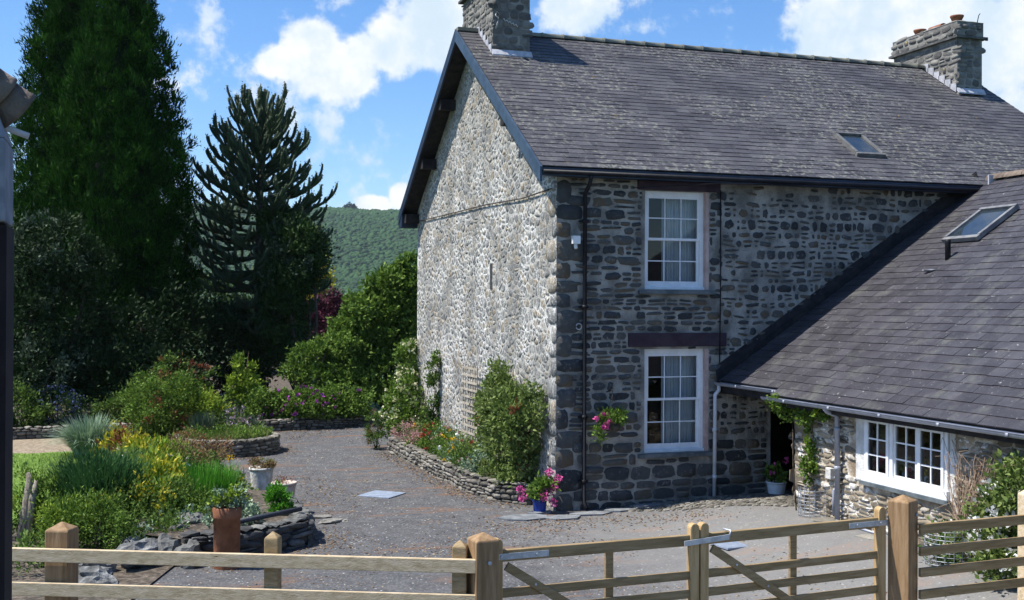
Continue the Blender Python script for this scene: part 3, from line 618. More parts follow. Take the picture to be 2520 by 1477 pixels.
# skylight on main roof  (x 6.1..6.9, slope y .5..1.3)
def skylight(parent,O,ex,et,wd,ln,rise=.07,fr=.07,grey=None,lift=0):
    O=Vector(O); ex=Vector(ex).normalized(); et=Vector(et).normalized(); n=ex.cross(et).normalized()
    if n.z<0: n=-n
    g=grey or galv; m=MB(); b=O+n*(.0+lift)
    m.frame(b,ex,et,n,wd,fr*1.3,rise+.0); m.frame(b+et*(ln-fr),ex,et,n,wd,fr,rise+.02); m.frame(b+et*fr*1.3,ex,et,n,fr,ln-fr*2.3,rise+.01); m.frame(b+ex*(wd-fr)+et*fr*1.3,ex,et,n,fr,ln-fr*2.3,rise+.01)
    s=m.build('skylight',g,parent,bevel=.006)
    m=MB(); m.frame(b+ex*fr+et*fr*1.2,ex,et,n,wd-2*fr,ln-2.2*fr,rise-.025); m.build('pane',sky_glass,s)
    return s
P0=Vector((6.05,.5,0)); P0.z=5.55+(P0.y+.3)*SL
skylight(H,P0,(1,0,0),et,.62,.9,rise=.08,fr=.055,grey=mat('skylight frame',[(.2,(.1,.1,.1)),(.8,(.16,.16,.155))],island=0,bump=0,rough=.5))
# chimneys
def chimney(x0,x1,y0,y1,zb,zl,zt,seed,mat_s=stone_chim):
    rg=random.Random(seed); m=MB(); m.box(x0,x1,y0,y1,zb,zl)
    stones(m,y1-y0,zl-zb,lambda u,v,d:(x0-d,y0+u,zb+v),rg,hr=(.09,.19),wr=(.12,.38),gap=.012,dep=.012,p=3.5,jit=.1)
    stones(m,x1-x0,zl-zb,lambda u,v,d:(x0+u,y0-d,zb+v),rg,hr=(.12,.22),wr=(.15,.34),gap=.01,dep=.01,p=3.5,jit=.1)
    m.cur=2; m.box(x0-.09,x1+.09,y0-.09,y1+.09,zl,zl+.05); m.cur=0
    m.box(x0-.02,x1+.02,y0-.02,y1+.02,zl+.05,zt)
    stones(m,y1-y0,zt-zl-.06,lambda u,v,d:(x0-.02-d,y0+u,zl+.055+v),rg,hr=(.1,.16),wr=(.15,.4),gap=.01,dep=.02,p=3.5)
    stones(m,x1-x0,zt-zl-.06,lambda u,v,d:(x0+u,y0-.02-d,zl+.055+v),rg,hr=(.1,.16),wr=(.15,.4),gap=.01,dep=.02,p=3.5)
    # uneven mortar capping
    b=len(m.v); nx,ny=5,12; m.smooth=True
    for j in range(ny+1):
        for i in range(nx+1):
            e=(i in(0,nx))or(j in(0,ny)); m.v.append((x0-.03+(x1-x0+.06)*i/nx,y0-.03+(y1-y0+.06)*j/ny,zt+(.0 if e else .06+.02*rg.random())))
    for j in range(ny):
        for i in range(nx): a=b+j*(nx+1)+i; m.face((a,a+1,a+nx+2,a+nx+1))
    m.smooth=False
    return m.build('chimney',[mortar_chim,mat_s,stone_black],H)
c1=chimney(.08,.84,3.82,5.95,7.6,9.74,10.12,5)
c2=chimney(10.9,11.57,3.68,5.93,7.4,9.34,9.72,6)
# flashings
def flash(parent,x,y0,y1,n,x2,m=lead):
    f=MB()
    for i in range(n):
        ya=y0+(y1-y0)*i/n; yb=y0+(y1-y0)*(i+1)/n; za=5.55+(ya+.3)*SL; zb=5.55+(yb+.3)*SL
        f.hexa([(x-.032,ya,za-.02),(x-.02,ya,za-.02),(x-.02,yb+.02,zb-.02),(x-.032,yb+.02,zb-.02),(x-.032,ya,zb+.06),(x-.02,ya,zb+.06),(x-.02,yb+.02,zb+.08),(x-.032,yb+.02,zb+.08)])
    z=5.55+(y0+.3)*SL
    f.hexa([(x-.03,y0-.1,z-.06),(x2+.03,y0-.1,z-.06),(x2+.03,y0-.026,z+.01),(x-.03,y0-.026,z+.01),(x-.03,y0-.1,z-.03),(x2+.03,y0-.1,z-.03),(x2+.03,y0-.022,z+.08),(x-.03,y0-.022,z+.08)])
    f.build('flashing',m,parent)
flash(c1,.08,3.82,4.82,5,.84); flash(c2,10.9,3.68,4.82,6,11.57)
# white mortar squiggle on the front of the chimney
f=MB(); zf=8.95
f.tube([(.12,3.785,zf-.22),(.17,3.785,zf-.1),(.2,3.785,zf+.06),(.15,3.785,zf+.1),(.12,3.785,zf+.03),(.17,3.785,zf-.02),(.2,3.785,zf-.08),(.13,3.785,zf-.24)],.009,5)
f.tube([(.28+.3*i/16,3.785,zf-.04-.11*i/16+.022*math.sin(i*1.9)) for i in range(17)],.008,5)
f.build('mortar_marks',plaster,c1)
# pots on far chimney
def bowl(c,parent):
    f=MB(); f.lathe([(.06,0),(.1,.02),(.13,.1),(.15,.13),(.15,.16),(.12,.155),(.1,.06),(0,.05)],c,16); f.build('chimney_pot',terra,parent)
bowl((11.2,5.35,9.76),c2); bowl((11.15,4.0,9.77),c2)
f=MB(); f.smooth=True
for i in range(2):
    for k,r in enumerate((.11,.085)):
        for j in range(9): t=PI*j/8; f.v.append((11.2+r*math.cos(t),4.5+.45*i,9.77+r*math.sin(t)*1.1))
for (a,b) in ((0,18),(9,27)):
    for j in range(8): f.face((a+j,a+j+1,b+j+1,b+j))
for j in range(8): f.face((j,j+1,9+j+1,9+j))
f.build('half_round_tile',terra,c2)
f=MB(); f.tube([(11.68,3.7,9.36),(11.72,3.66,9.36)],.03,5); f.build('bracket',black,c2); f=MB(); f.tube([(11.5,3.75,9.75),(11.52,3.73,9.9),(11.56,3.73,9.95)],.01,5); f.build('wire_hook',black,c2)
# lead patch where the cottage ridge meets the roof
f=MB(); f.frame((8.2,-.42,5.47),(1,0,0),(0,-1,0),(0,0,1),.12,.03,.26); f.frame((8.32,-.45,5.5),(1,0,.1),(0,-1,0),(0,0,1),.2,.02,.22); f.build('flashing',lead,H)

# ================= COTTAGE WING =================
Wg=thing('stone_cottage','low cottage wing with slate roof and white casement window beside the tall house','cottage',(3.05,-5,0))
WX=3.05; zs=(5.68-2.05)/(8.42-2.95)
mb=MB(); wy0,wy1,wz0,wz1=-5.73,-4.02,.95,1.83
for a,b,c,d in [(-10.5,wy0,-.2,2.12),(wy1,-2.25,-.2,2.12),(wy0,wy1,-.2,wz0),(wy0,wy1,wz1,2.12)]: mb.box(WX,WX+.42,a,b,c,d)
mb.box(WX+.42,8,-2.65,-2.25,-.2,2.1); mb.box(5.2,5.4,-2.25,0,-.2,2.3); mb.box(5.5,5.6,-10.5,-2.65,-.1,3.6); mb.box(WX+.42,5.5,-10.5,-10.4,-.2,2.2); mb.box(WX+.42,5.5,-10.4,-2.65,2.12,2.2); mb.box(WX,13,-10.55,-10.5,-.2,2.1); mb.hexa([(WX+.1,-10.55,2.101),(12.9,-10.55,2.101),(12.9,-10.5,2.101),(WX+.1,-10.5,2.101),(8.3,-10.55,5.5),(8.5,-10.55,5.5),(8.5,-10.5,5.5),(8.3,-10.5,5.5)])
wr_=random.Random(41)
def in_w(u,v):
    y=-10.5+u; z=v-.1
    if wy0-.16<y<wy1+.3 and wz0-.14<z<wz1+.1: return False
    return True
cells(mb,8.25,2.1,lambda u,v,d:(WX-d,-10.5+u,v-.1),wr_,.22,.075,gap=.016,dep=.022,inside=in_w,drop=.2,jit=.48,small=.2,rag=.14)
stones(mb,1.2,2.0,lambda u,v,d:(WX+u-.02,-2.25+d,v-.1),wr_,hr=(.12,.25),wr=(.2,.45),gap=.012,dep=.035)
# big corner stones
quoins(mb,lambda u,v,d:(WX-d,-2.25-u+.02,v),1.9,random.Random(8),z0=.05)
mb.build('wall',[mortar_brown,stone_brown],Wg)
mb=MB(); mb.box(WX-.018,WX+.1,wy1,wy1+.22,wz0-.05,wz1+.08); mb.build('plaster_surround',plaster,Wg,bevel=.03); mb=MB(); mb.box(WX-.012,WX+.1,wy0-.12,wy0,wz0-.1,wz1+.08); mb.build('plaster_surround',plaster,Wg,bevel=.03)
# roof
mb=MB(); etw=Vector((1,0,zs)).normalized(); Tw=math.hypot(8.42-2.95,5.68-2.05)
dlow=math.hypot(.15,.15*zs); wr2=random.Random(51)
slates(mb,(2.95,-10.6,2.05),(0,1,0),etw,10.55,Tw,.185,(.2,.4),wr2,th=.012)
slates(mb,(2.80,-10.6,2.05-.15*zs),(0,1,0),etw,8.65,dlow,.3,(.24,.45),wr2,th=.012)
mb.cur=1
def dk(x0,z0,y0,y1,x1,z1): mb.hexa([(x0,y0,z0-.09),(x1,y0,z1-.09),(x1,y1,z1-.09),(x0,y1,z0-.09),(x0,y0,z0-.012),(x1,y0,z1-.012),(x1,y1,z1-.012),(x0,y1,z0-.012)])
dk(2.97,2.05+.02*zs,-10.6,-.06,8.42,5.68); dk(2.82,2.05-.13*zs,-10.6,-1.96,2.965,2.05+.015*zs); dk(8.43,5.68,-10.6,-.06,13,2.6)
wroof=mb.build('roof',[slate_plain,soffit_m],Wg)
mb=MB(); y=-10.6
while y<-.4:
    b=len(mb.v); n=8; mb.smooth=True
    for yy in (y,y+.44):
        for j in range(n+1): t=PI*j/n; mb.v.append((8.42-math.cos(t)*.14,yy,5.66+math.sin(t)*.11))
    for j in range(n): mb.face((b+j,b+j+1,b+n+2+j,b+n+1+j))
    y+=.45
mb.build('ridge_tiles',claytile,wroof)
# fillet between roof and house wall, its dark colour painting in the shaded gap
mb=MB(); mb.hexa([(2.9,-.055,2.0),(8.3,-.055,5.6),(8.3,-.045,5.6),(2.9,-.045,2.0),(2.9,-.05,2.16),(8.3,-.05,5.74),(8.3,-.0,5.85),(2.9,-.0,2.3)]); mb.build('verge_fillet',soffit_m,Wg)
# gutters and pipes
mb=MB()
def gutter(y0,y1,x,z):
    b=len(mb.v); n=8; mb.smooth=True
    for yy in (y0,y1):
        for r in (.058,.05):
            for j in range(n+1): t=PI+PI*j/n; mb.v.append((x+math.cos(t)*r,yy,z+math.sin(t)*r))
    m_=n+1
    for j in range(n): mb.face((b+j,b+j+1,b+2*m_+j+1,b+2*m_+j)); mb.face((b+m_+j,b+m_+j+1,b+3*m_+j+1,b+3*m_+j))
    for (q,w_) in ((0,0),(n,n)): mb.face((b+q,b+m_+q,b+3*m_+q,b+2*m_+q))
    y=y0
    while y<y1: mb.box(x-.062,x-.056,y,y+.045,z-.05,z-.004); y+=1.15
gutter(-1.97,-.08,2.89,2.03); gutter(-10.6,-1.86,2.73,1.93)
mb.build('gutter',grey_pl,Wg)
mb=MB(); mb.box(2.955,2.985,-1.95,-.06,1.86,2.02); mb.box(2.985,3.2,-1.95,-.06,1.84,1.9); mb.box(2.83,2.85,-10.6,-1.96,1.8,1.94); mb.box(2.85,3.05,-10.6,-1.96,1.86,1.9); mb.build('fascia',soffit_m,Wg)
mb=MB(); mb.tube([(2.89,-.14,1.99),(2.89,-.14,1.9),(2.83,-.12,1.82),(2.83,-.12,1.72),(2.83,-.1,.1)],.034,8); mb.tube([(2.83,-.11,1.2),(2.83,-.11,1.26)],.042,8); mb.tube([(2.83,-.11,.4),(2.83,-.11,.46)],.042,8); mb.build('downpipe',mat('white plastic pipe',[(.2,(.5,.52,.58)),(.8,(.6,.62,.66))],island=0,bump=0,rough=.4),Wg)
mb=MB(); mb.tube([(2.73,-3.5,1.9),(2.78,-3.5,1.84),(2.96,-3.48,1.76),(2.965,-3.48,.3)],.038,8)
for z in (1.55,1.0): mb.tube([(2.965,-3.48,z),(2.965,-3.48,z+.06)],.048,8)
mb.build('downpipe',grey_pl,Wg)
mb=MB(); mb.tube([(3.02,-3.36,.72),(2.99,-3.36,.7),(2.985,-3.36,.34)],.024,7); mb.tube([(2.9,-3.55,.3),(2.93,-4.6,.28)],.02,6); mb.build('waste_pipe',grey_pl,Wg)
mb=MB(); mb.box(2.97,3.04,-3.3,-3.17,.84,1.0); mb.build('vent_cover',plaster,Wg,bevel=.008)
mb=MB(); rock(mb,(2.86,-3.35,.26),(.2,.25,.05),4,1); rock(mb,(2.8,-3.9,.25),(.18,.2,.05),5,1); rock(mb,(2.8,-4.5,.25),(.2,.2,.04),9,1); props(mb.build('stone_slabs',stone_wall),'flat grey stones at the foot of the cottage downpipe','stones',kind='structure')
# casement window
X0=WX+.0
F=MB(); F.box(X0-.03,X0+.07,wy0,wy0+.06,wz0,wz1); F.box(X0-.03,X0+.07,wy1-.06,wy1,wz0,wz1); F.box(X0-.03,X0+.07,wy0+.06,wy1-.06,wz1-.05,wz1); F.box(X0-.06,X0+.07,wy0-.02,wy1+.02,wz0-.02,wz0+.1)
ya,yb=wy0+.06,wy1-.06; th=(yb-ya)/3
for i in (1,2): y=ya+th*i; F.box(X0-.028,X0+.06,y-.035,y+.035,wz0+.1,wz1-.05)
CW=F.build('window',white,Wg,bevel=.006)
for i in range(3):
    F=MB(); y0=ya+th*i+(.035 if i else 0); y1=ya+th*(i+1)-(.035 if i<2 else 0); z0,z1=wz0+.1,wz1-.05; s=.05 if i!=1 else .02; off=-.045 if i!=1 else 0.0
    F.box(X0+off,X0+off+.04,y0,y0+s,z0,z1); F.box(X0+off,X0+off+.04,y1-s,y1,z0,z1); F.box(X0+off,X0+off+.04,y0+s,y1-s,z1-.035,z1); F.box(X0+off,X0+off+.04,y0+s,y1-s,z0,z0+.04)
    ym=(y0+y1)/2; F.box(X0+off+.008,X0+off+.032,ym-.011,ym+.011,z0+.04,z1-.035)
    for k in (1,2): z=z0+.04+(z1-z0-.075)*k/3; F.box(X0+off+.01,X0+off+.03,y0+s,y1-s,z-.01,z+.01)
    F.build('casement',white,CW)
    G=MB(); G.quad((X0+off+.02,y0+s,z1-.035),(X0+off+.02,y1-s,z1-.035),(X0+off+.02,y1-s,z0+.04),(X0+off+.02,y0+s,z0+.04)); G.build('pane',glass_m,CW)
mb=MB(); mb.box(X0-.075,X0+.05,wy0-.05,wy1+.05,wz0-.07,wz0-.02); mb.build('sill',sill_m,Wg)
# wing skylight and vent pipe
O=Vector((6.44,-2.25,2.05+(6.44-2.95)*zs+.03)); skylight(Wg,O,(0,1,0),etw,.86,1.0,rise=.075,fr=.065,grey=mat('grey skylight frame',[(.2,(.14,.14,.15)),(.8,(.22,.22,.22))],island=0,bump=0,rough=.4),lift=.005)
zp=2.05+(6.03-2.95)*zs; mb=MB(); mb.tube([(6.03,-2.02,zp-.05),(6.03,-2.02,zp+.28),(6.03,-2.02,zp+.33)],[.045,.045,.05],8); mb.build('vent_pipe',black,Wg)
mb=MB(); rock(mb,(5.72,-2.0,2.05+(5.72-2.95)*zs+.03),(.07,.16,.02),3,1); mb.build('lead_patch',lead,Wg)
# things on the inner window sill
def vase(y,label,colr):
    t=thing('flower_vase',label,'vase',(3.3,y,1.0))
    f=MB(); f.lathe([(.03,0),(.05,.03),(.045,.1),(.03,.12),(.035,.14)],(3.3,y,1.0),12); f.build('vase',white,t)
    foliage('blossoms',t,mat('flower '+label[:6],[(.2,colr),(.8,tuple(c*1.4 for c in colr))],island=.5,bump=0),[(3.3,y,1.2,.09)],160,size=(.05,.04),clump=.03,nc=20,seed=int(-y*10))
vase(-5.0,'yellow flowers in a vase behind the middle casement',(.5,.35,.03)); vase(-5.45,'orange flowers in a vase behind the casement nearest the gate post',(.55,.25,.03)); vase(-4.55,'pale yellow flowers in a vase behind the casement nearest the downpipe',(.5,.42,.2))
mb=MB(); mb.box(WX+.2,WX+.48,wy0-.1,wy1+.1,.93,.985); mb.build('inner_sill',white,CW)
# near outbuilding corner, beside the photographer
OB=thing('outbuilding','corner of a dark timber outbuilding under round clay hip tiles beside the viewpoint','outbuilding',(-7.3,-13,0))
f=MB(); f.box(-7.6,-6.925,-13.3,-13.05,-.1,3.58); f.build('door_post',mat('black brown timber',[(.2,(.01,.006,.008)),(.8,(.02,.012,.014))],island=0),OB)
f=MB(); f.box(-7.7,-6.93,-13.32,-13.03,3.59,3.87); f.hexa([(-7.7,-13.31,3.871),(-6.93,-13.31,3.871),(-6.93,-13.04,3.871),(-7.7,-13.04,3.871),(-7.7,-13.25,4.05),(-6.98,-13.25,4.02),(-6.98,-13.05,4.02),(-7.7,-13.05,4.05)]); f.build('corner_board',mat('weathered grey board',[(.2,(.16,.18,.22)),(.8,(.24,.26,.3))],scale=9,island=0,bump=.1),OB,bevel=.01)
f=MB(); f.tube([(-7.1,-13.16,3.98),(-6.87,-13.16,3.9)],.012,6); f.build('pipe_stub',lead,OB)
a0=Vector((-7.4,-13.4,4.4)); a1=Vector((-6.91,-13.14,3.99)); dd=(a1-a0)/9
f=MB()
for i in range(9):
    p=a0+dd*i; f.tube([p,p+dd*.85,p+dd*1.04],[.07,.078,.084],14)
f.build('hip_tiles',claytile,OB)
f=MB(); f.hexa([(-9,-15,4.3),(-7.4,-13.5,4.28),(-6.95,-13.1,3.93),(-9,-13.0,3.9),(-9,-15,4.34),(-7.4,-13.5,4.32),(-6.95,-13.1,3.97),(-9,-13.0,3.94)]); f.build('roof',claytile,OB)

# ================= FENCES AND GATES =================
def post(mb,c,w,ang,h,cap=.06,z0=-.15):
    ca,sa=math.cos(ang),math.sin(ang); ex=Vector((ca,sa,0)); ey=Vector((-sa,ca,0)); c=Vector((c[0],c[1],0))
    def ring(k,z): return [tuple(c+ex*a*k+ey*b*k+Vector((0,0,z))) for a,b in ((-w/2,-w/2),(w/2,-w/2),(w/2,w/2),(-w/2,w/2))]
    b=len(mb.v); mb.v+=ring(1,z0)+ring(1,h-cap-.015)+ring(.96,h-cap)+[(c.x,c.y,h)]
    for k in range(2):
        for j in range(4): mb.face((b+4*k+j,b+4*k+(j+1)%4,b+4*k+4+(j+1)%4,b+4*k+4+j))
    for j in range(4): mb.face((b+8+j,b+8+(j+1)%4,b+12))
A,B=Vector((-7.9,-7.0,0)),Vector((-3.93,-8.74,0)); dF=(B-A).normalized(); aF=math.atan2(dF.y,dF.x); nF=Vector((dF.y,-dF.x,0))
if nF.y>0: nF=-nF
FL=thing('rail_fence','pale two rail timber fence running to the gate from the outbuilding','fence',tuple(A))
for zt,h in ((1.3,.11),(1.02,.11),(.72,.11),(.42,.11)):
    f=MB(); f.bar(A+Vector((0,0,zt-h/2)),B+Vector((0,0,zt-h/2)),.042,h); f.build('rail',wood,FL,bevel=.006)
f=MB(); post(f,(-7.14,-7.33)-np.array((nF.x,nF.y))*.135,.2,aF,1.5); f.build('post',wood_post,FL,bevel=.008)
f=MB(); post(f,(-5.47,-8.06)-np.array((nF.x,nF.y))*.085,.115,aF,1.47,cap=.05); f.build('post',wood_gate,FL,bevel=.006)  # darker gate timber on the small posts stands for their shaded fronts
f=MB(); post(f,(-4.03,-8.62),.115,aF,1.44,cap=.05); f.build('post',wood_gate,FL,bevel=.006)
gp1=thing('gate_post','brown gate post with pointed top between the rail fence and the gate','gate post',(-3.86,-8.66,0),'gate posts'); f=MB(); post(f,(-3.85,-8.66),.2,.12,1.5,cap=.055); f.build('post',wood_post,gp1,bevel=.008)
f=MB(); f.tube([(-3.83,-8.77,1.27),(-3.828,-8.785,1.27)],.016,8); f.build('bolt',galv,gp1)
gp2=thing('gate_post','brown gate post with pointed top in front of the cottage window','gate post',(.5,-8.2,0),'gate posts'); f=MB(); post(f,(.5,-8.2),.21,.5,1.52,cap=.055); f.build('post',wood_post,gp2,bevel=.008)
f=MB(); f.tube([(.6,-8.27,1.33),(.606,-8.28,1.33)],.016,8); f.build('bolt',galv,gp2)
def stile(mb,p,w,t,z0,z1,d,rounded=True):
    side=Vector((-d.y,d.x,0)); p=Vector((p[0],p[1],0)); prof=[(-w/2,z0),(w/2,z0)]
    k=8
    if rounded: prof+=[(w/2*math.cos(PI*j/k),z1-w/2+w/2*math.sin(PI*j/k)) for j in range(k+1)]
    else: prof+=[(w/2,z1),(-w/2,z1)]
    b=len(mb.v); n=len(prof)
    for sgn in (-1,1): mb.v+=[tuple(p+d*x+side*sgn*t/2+Vector((0,0,z))) for x,z in prof]
    mb.face(tuple(b+i for i in range(n))); mb.face(tuple(b+n+i for i in range(n))[::-1])
    for i in range(n): j=(i+1)%n; mb.face((b+j,b+i,b+n+i,b+n+j))
def gate(label,P,Q,hinge_first):
    P,Q=Vector((*P,0)),Vector((*Q,0)); d=(Q-P).normalized(); L=(Q-P).length; side=Vector((-d.y,d.x,0))
    if side.y<0: side=-side
    t=thing('timber_gate',label,'gate',tuple(P),'pair of timber gates')
    for zt,h in ((1.3,.095),(.98,.075),(.815,.075),(.65,.075),(.46,.075),(.26,.075)):
        f=MB(); o=side*0; f.bar(P+d*.03+Vector((0,0,zt-h/2)),Q-d*.03+Vector((0,0,zt-h/2)),.05 if zt==1.3 else .03,h); f.build('rail',wood_gate,t,bevel=.005)
    for s_,(pt) in (('a',P+d*.045),('b',Q-d*.045)):
        f=MB(); stile(f,pt,.086,.075,.12,1.4,d); f.build('stile',stile_m,t,bevel=.005)
    f=MB(); m_=P+d*(L*.56 if hinge_first else L*.5); f.bar(m_+side*.03+Vector((0,0,.2)),m_+side*.03+Vector((0,0,1.21)),.03,.075,up=tuple(d)); f.build('upright',wood_gate,t,bevel=.004)
    f=MB(); a=P+d*.12-side*.032; e=P+d*1.55-side*.032; f.bar(a+Vector((0,0,1.17)),e+Vector((0,0,.24)),.03,.075,up=(0,0,1)); f.build('brace',wood_gate,t,bevel=.004)
    f=MB()
    if hinge_first: a,e=P-d*.03,P+d*.5
    else: a,e=Q-d*.45,Q+d*.03
    f.bar(a-side*.034+Vector((0,0,1.25)),e-side*.034+Vector((0,0,1.25)),.008,.05)
    for k in (.2,.8): p=a.lerp(e,k)-side*.04+Vector((0,0,1.25)); f.tube([p,p-side*.008],.012,8)
    f.build('hinge_strap',galv,t)
    f=MB()
    for k,z in ((.18,.95),(.42,.79),(.65,.62)):
        f=MB(); p=(P+d*.12).lerp(P+d*1.55,k)-side*.048; p.z=1.17-(.93)*k; f.tube([p,p-side*.006],.011,8); f.build('bolt',galv,t)
    return t,d,side
g1,d1,s1=gate('timber gate leaf hung on the post at the end of the rail fence',(-3.72,-8.47),(-1.772,-8.348),True)
g2,d2,s2=gate('timber gate leaf hung on the post before the cottage window',(-1.762,-8.347),(.34,-8.12),False)
f=MB(); p=Vector((-1.93,-8.41,1.235)); q=Vector((-1.48,-8.39,1.265)); f.bar(p,q,.012,.045); f.tube([q+Vector((0,0,.0)),q+Vector((.03,.02,.05)),q+Vector((-.02,.07,.06))],.01,6); f.build('latch',galv,g1)
FR=thing('side_fence','brown timber fence of four rails beside the gate post and white hydrangea','fence',(1.2,-8.2,0))
A2,B2=Vector((.6,-8.32,0)),Vector((3.0,-8.12,0))
for zt,h in ((1.25,.095),(1.03,.085),(.83,.085),(.62,.085),(.4,.085)):
    f=MB(); f.bar(A2+Vector((0,0,zt-h/2)),B2+Vector((0,0,zt-h/2)),.04,h); f.build('rail',wood_gate,FR,bevel=.005)
f=MB(); post(f,(2.0,-8.16),.115,.1,1.5,cap=.05); f.build('post',wood,FR,bevel=.006)

# ================= GARDEN WALLS =================
def wallpath(name,label,cat,pts,h,th,m,jm,seed,hr=(.05,.1),wr=(.08,.26),z0=0,loc=None,dep=.035,side=1):
    t=thing(name,label,cat,(pts[0][0],pts[0][1],0)); mb=MB(); rg=random.Random(seed)
    for (a,b) in zip(pts[:-1],pts[1:]):
        a,b=Vector((*a,0)),Vector((*b,0)); d=(b-a).normalized(); L=(b-a).length; n=Vector((d.y,-d.x,0))*side
        mb.frame(a-n*th+Vector((0,0,-.1)),d,n,(0,0,1),L,th-.01,h+.08+z0) 
        stones(mb,L,h,lambda u,v,dd:tuple(a+d*u+n*dd+Vector((0,0,v+z0-.02))),rg,hr=hr,wr=wr,gap=.006,dep=dep,p=3.5,jit=.1)
        # cap stones
        u=0; mb.cur=1
        while u<L:
            w_=rg.uniform(.14,.3); tz=rg.uniform(.03,.06); c=a+d*(u+w_/2)-n*(th/2-.02)
            rock(mb,(c.x,c.y,h+z0+tz/3),(w_/2*1.08,th/2*1.05,tz*.8),rg.randint(0,9999),1,.25) if True else 0
            u+=w_
        mb.cur=0
    mb.build('stonework',[jm,m],t); return t
# bed beside the gable
wallpath('bed_wall','low dry stone retaining wall of the flower bed along the gable','wall',[(-1.06,8.0),(-1.0,5.4),(-.95,3.4),(-.88,1.9),(-.7,1.1),(-.33,.62),(.1,.45)],.3,.24,stone_wall,joint,61,side=-1 if False else 1)
sheet('gable_bed_soil',[(-.95,8.0),(-.9,5.4),(-.85,3.4),(-.78,1.9),(-.6,1.2),(-.25,.72),(-.02,.6),(-.02,9.5),(-.6,9.5)],.27,soil,'soil of the flower bed along the gable','soil')
# round bed
RB=thing('round_planter','round dry stone planter in the middle of the yard','planter',(-4.52,9.15,0)); mb=MB(); R=1.16; cx,cy=-4.52,9.15
n=40
for j in range(n):
    t0,t1=2*PI*j/n,2*PI*(j+1)/n
    mb.hexa([(cx+(R-.2)*math.cos(t0),cy+(R-.2)*math.sin(t0),-.05),(cx+(R-.02)*math.cos(t0),cy+(R-.02)*math.sin(t0),-.05),(cx+(R-.02)*math.cos(t1),cy+(R-.02)*math.sin(t1),-.05),(cx+(R-.2)*math.cos(t1),cy+(R-.2)*math.sin(t1),-.05),(cx+(R-.2)*math.cos(t0),cy+(R-.2)*math.sin(t0),.34),(cx+(R-.02)*math.cos(t0),cy+(R-.02)*math.sin(t0),.34),(cx+(R-.02)*math.cos(t1),cy+(R-.02)*math.sin(t1),.34),(cx+(R-.2)*math.cos(t1),cy+(R-.2)*math.sin(t1),.34)])
stones(mb,2*PI*R,.36,lambda u,v,d:(cx+(R+d-.02)*math.cos(u/R),cy+(R+d-.02)*math.sin(u/R),v-.02),random.Random(5),hr=(.05,.1),wr=(.1,.28),gap=.006,dep=.035,p=3.5)
mb.cur=1; u=0; rg=random.Random(6)
while u<2*PI*R:
    w_=rg.uniform(.14,.28); a=(u+w_/2)/R; rock(mb,(cx+(R-.1)*math.cos(a),cy+(R-.1)*math.sin(a),.35),(w_/2,.13,.035),rg.randint(0,999),1,.25); u+=w_
mb.build('stonework',[joint,stone_wall],RB); mb=MB(); mb.smooth=True; mb.lathe([(R-.15,.31),(.6,.36),(0.01,.38)],(cx,cy,0),30); mb.build('soil',soil,RB)
# back border walls
wallpath('border_wall','low dry stone border wall under the purple geraniums','wall',[(-3.3,12.9),(-1.8,13.3),(.2,14.0)],.27,.22,stone_wall,joint,62)
wallpath('border_wall','low grey stone wall behind the lawn and blue flowered shrub','wall',[(-11,12.5),(-8,12.7),(-5.4,13.1)],.28,.22,stone_wall,joint,63)
# slate rockery front
wallpath('slate_retaining_wall','dark stacked slate wall of the garden bed beside the terracotta chimney pot','wall',[(-5.9,-2.3),(-5.2,-2.12),(-4.75,-1.95),(-4.22,-1.55),(-4.1,-.9),(-4.2,.7)],.34,.3,stone_black,joint,64,hr=(.05,.12),wr=(.18,.5),dep=.06)
sheet('rockery_soil',[(-5.9,-2.2),(-5.2,-2.0),(-4.8,-1.85),(-4.3,-1.5),(-4.2,-.9),(-4.3,.7),(-4.5,1.5),(-6.5,1.5),(-6.5,-1.6)],.3,soil,'soil behind the dark slate wall','soil')
wallpath('slate_step','short course of dark slates under the two white flower pots','wall',[(-4.95,1.3),(-4.35,1.15),(-4.0,1.6),(-4.1,3.1)],.14,.3,stone_black,joint,65,hr=(.05,.08),wr=(.2,.4),dep=.05)
def rockobj(c,s,seed,label,m=limestone,name='garden_rock',grp='limestone rocks edging the garden bed'):
    mb=MB(); rock(mb,(0,0,0),s,seed,3,.45); o=mb.build(name,m); o.location=c; props(o,label,'rock',grp)
rk=[((-7.0,-2.55,.12),(.26,.2,.17),3,'pointed pale grey rock behind the fence post'),((-6.5,-2.35,.2),(.28,.2,.17),4,'large pale limestone rock seen between the two fence rails'),((-6.95,-3.2,.1),(.26,.2,.14),6,'grey rock below the lower fence rail'),((-6.15,-2.2,.16),(.2,.2,.2),7,'dark shaded rock beside the pale limestone rock'),((-5.95,-1.4,.22),(.2,.14,.12),8,'grey blocky rock at the edge of the tarmac near the iris leaves'),((-6.35,-1.1,.24),(.2,.14,.1),9,'flat grey rock under the yellow shrub'),((-5.75,-.95,.3),(.22,.18,.12),10,'small grey rock left of the terracotta chimney pot'),((-6.55,-1.75,.2),(.17,.13,.1),11,'small white edged rock above the top rail'),((-5.85,-2.35,.12),(.24,.16,.18),12,'low dark rock overhanging the tarmac')]
for c,s,sd,l in rk: rockobj(c,s,sd,l,m=limestone if sd in (3,4,6,11) else stone_black)
rockobj((-3.62,.02,.01),(.24,.13,.035),14,'flat pale stone lying on the tarmac by the slate wall',m=stone_chim,name='flat_stone',grp='loose flat stones on the tarmac'); rockobj((-3.75,.42,.01),(.18,.07,.03),15,'narrow pale stone on the tarmac behind the flat one',m=stone_chim,name='flat_stone',grp='loose flat stones on the tarmac')
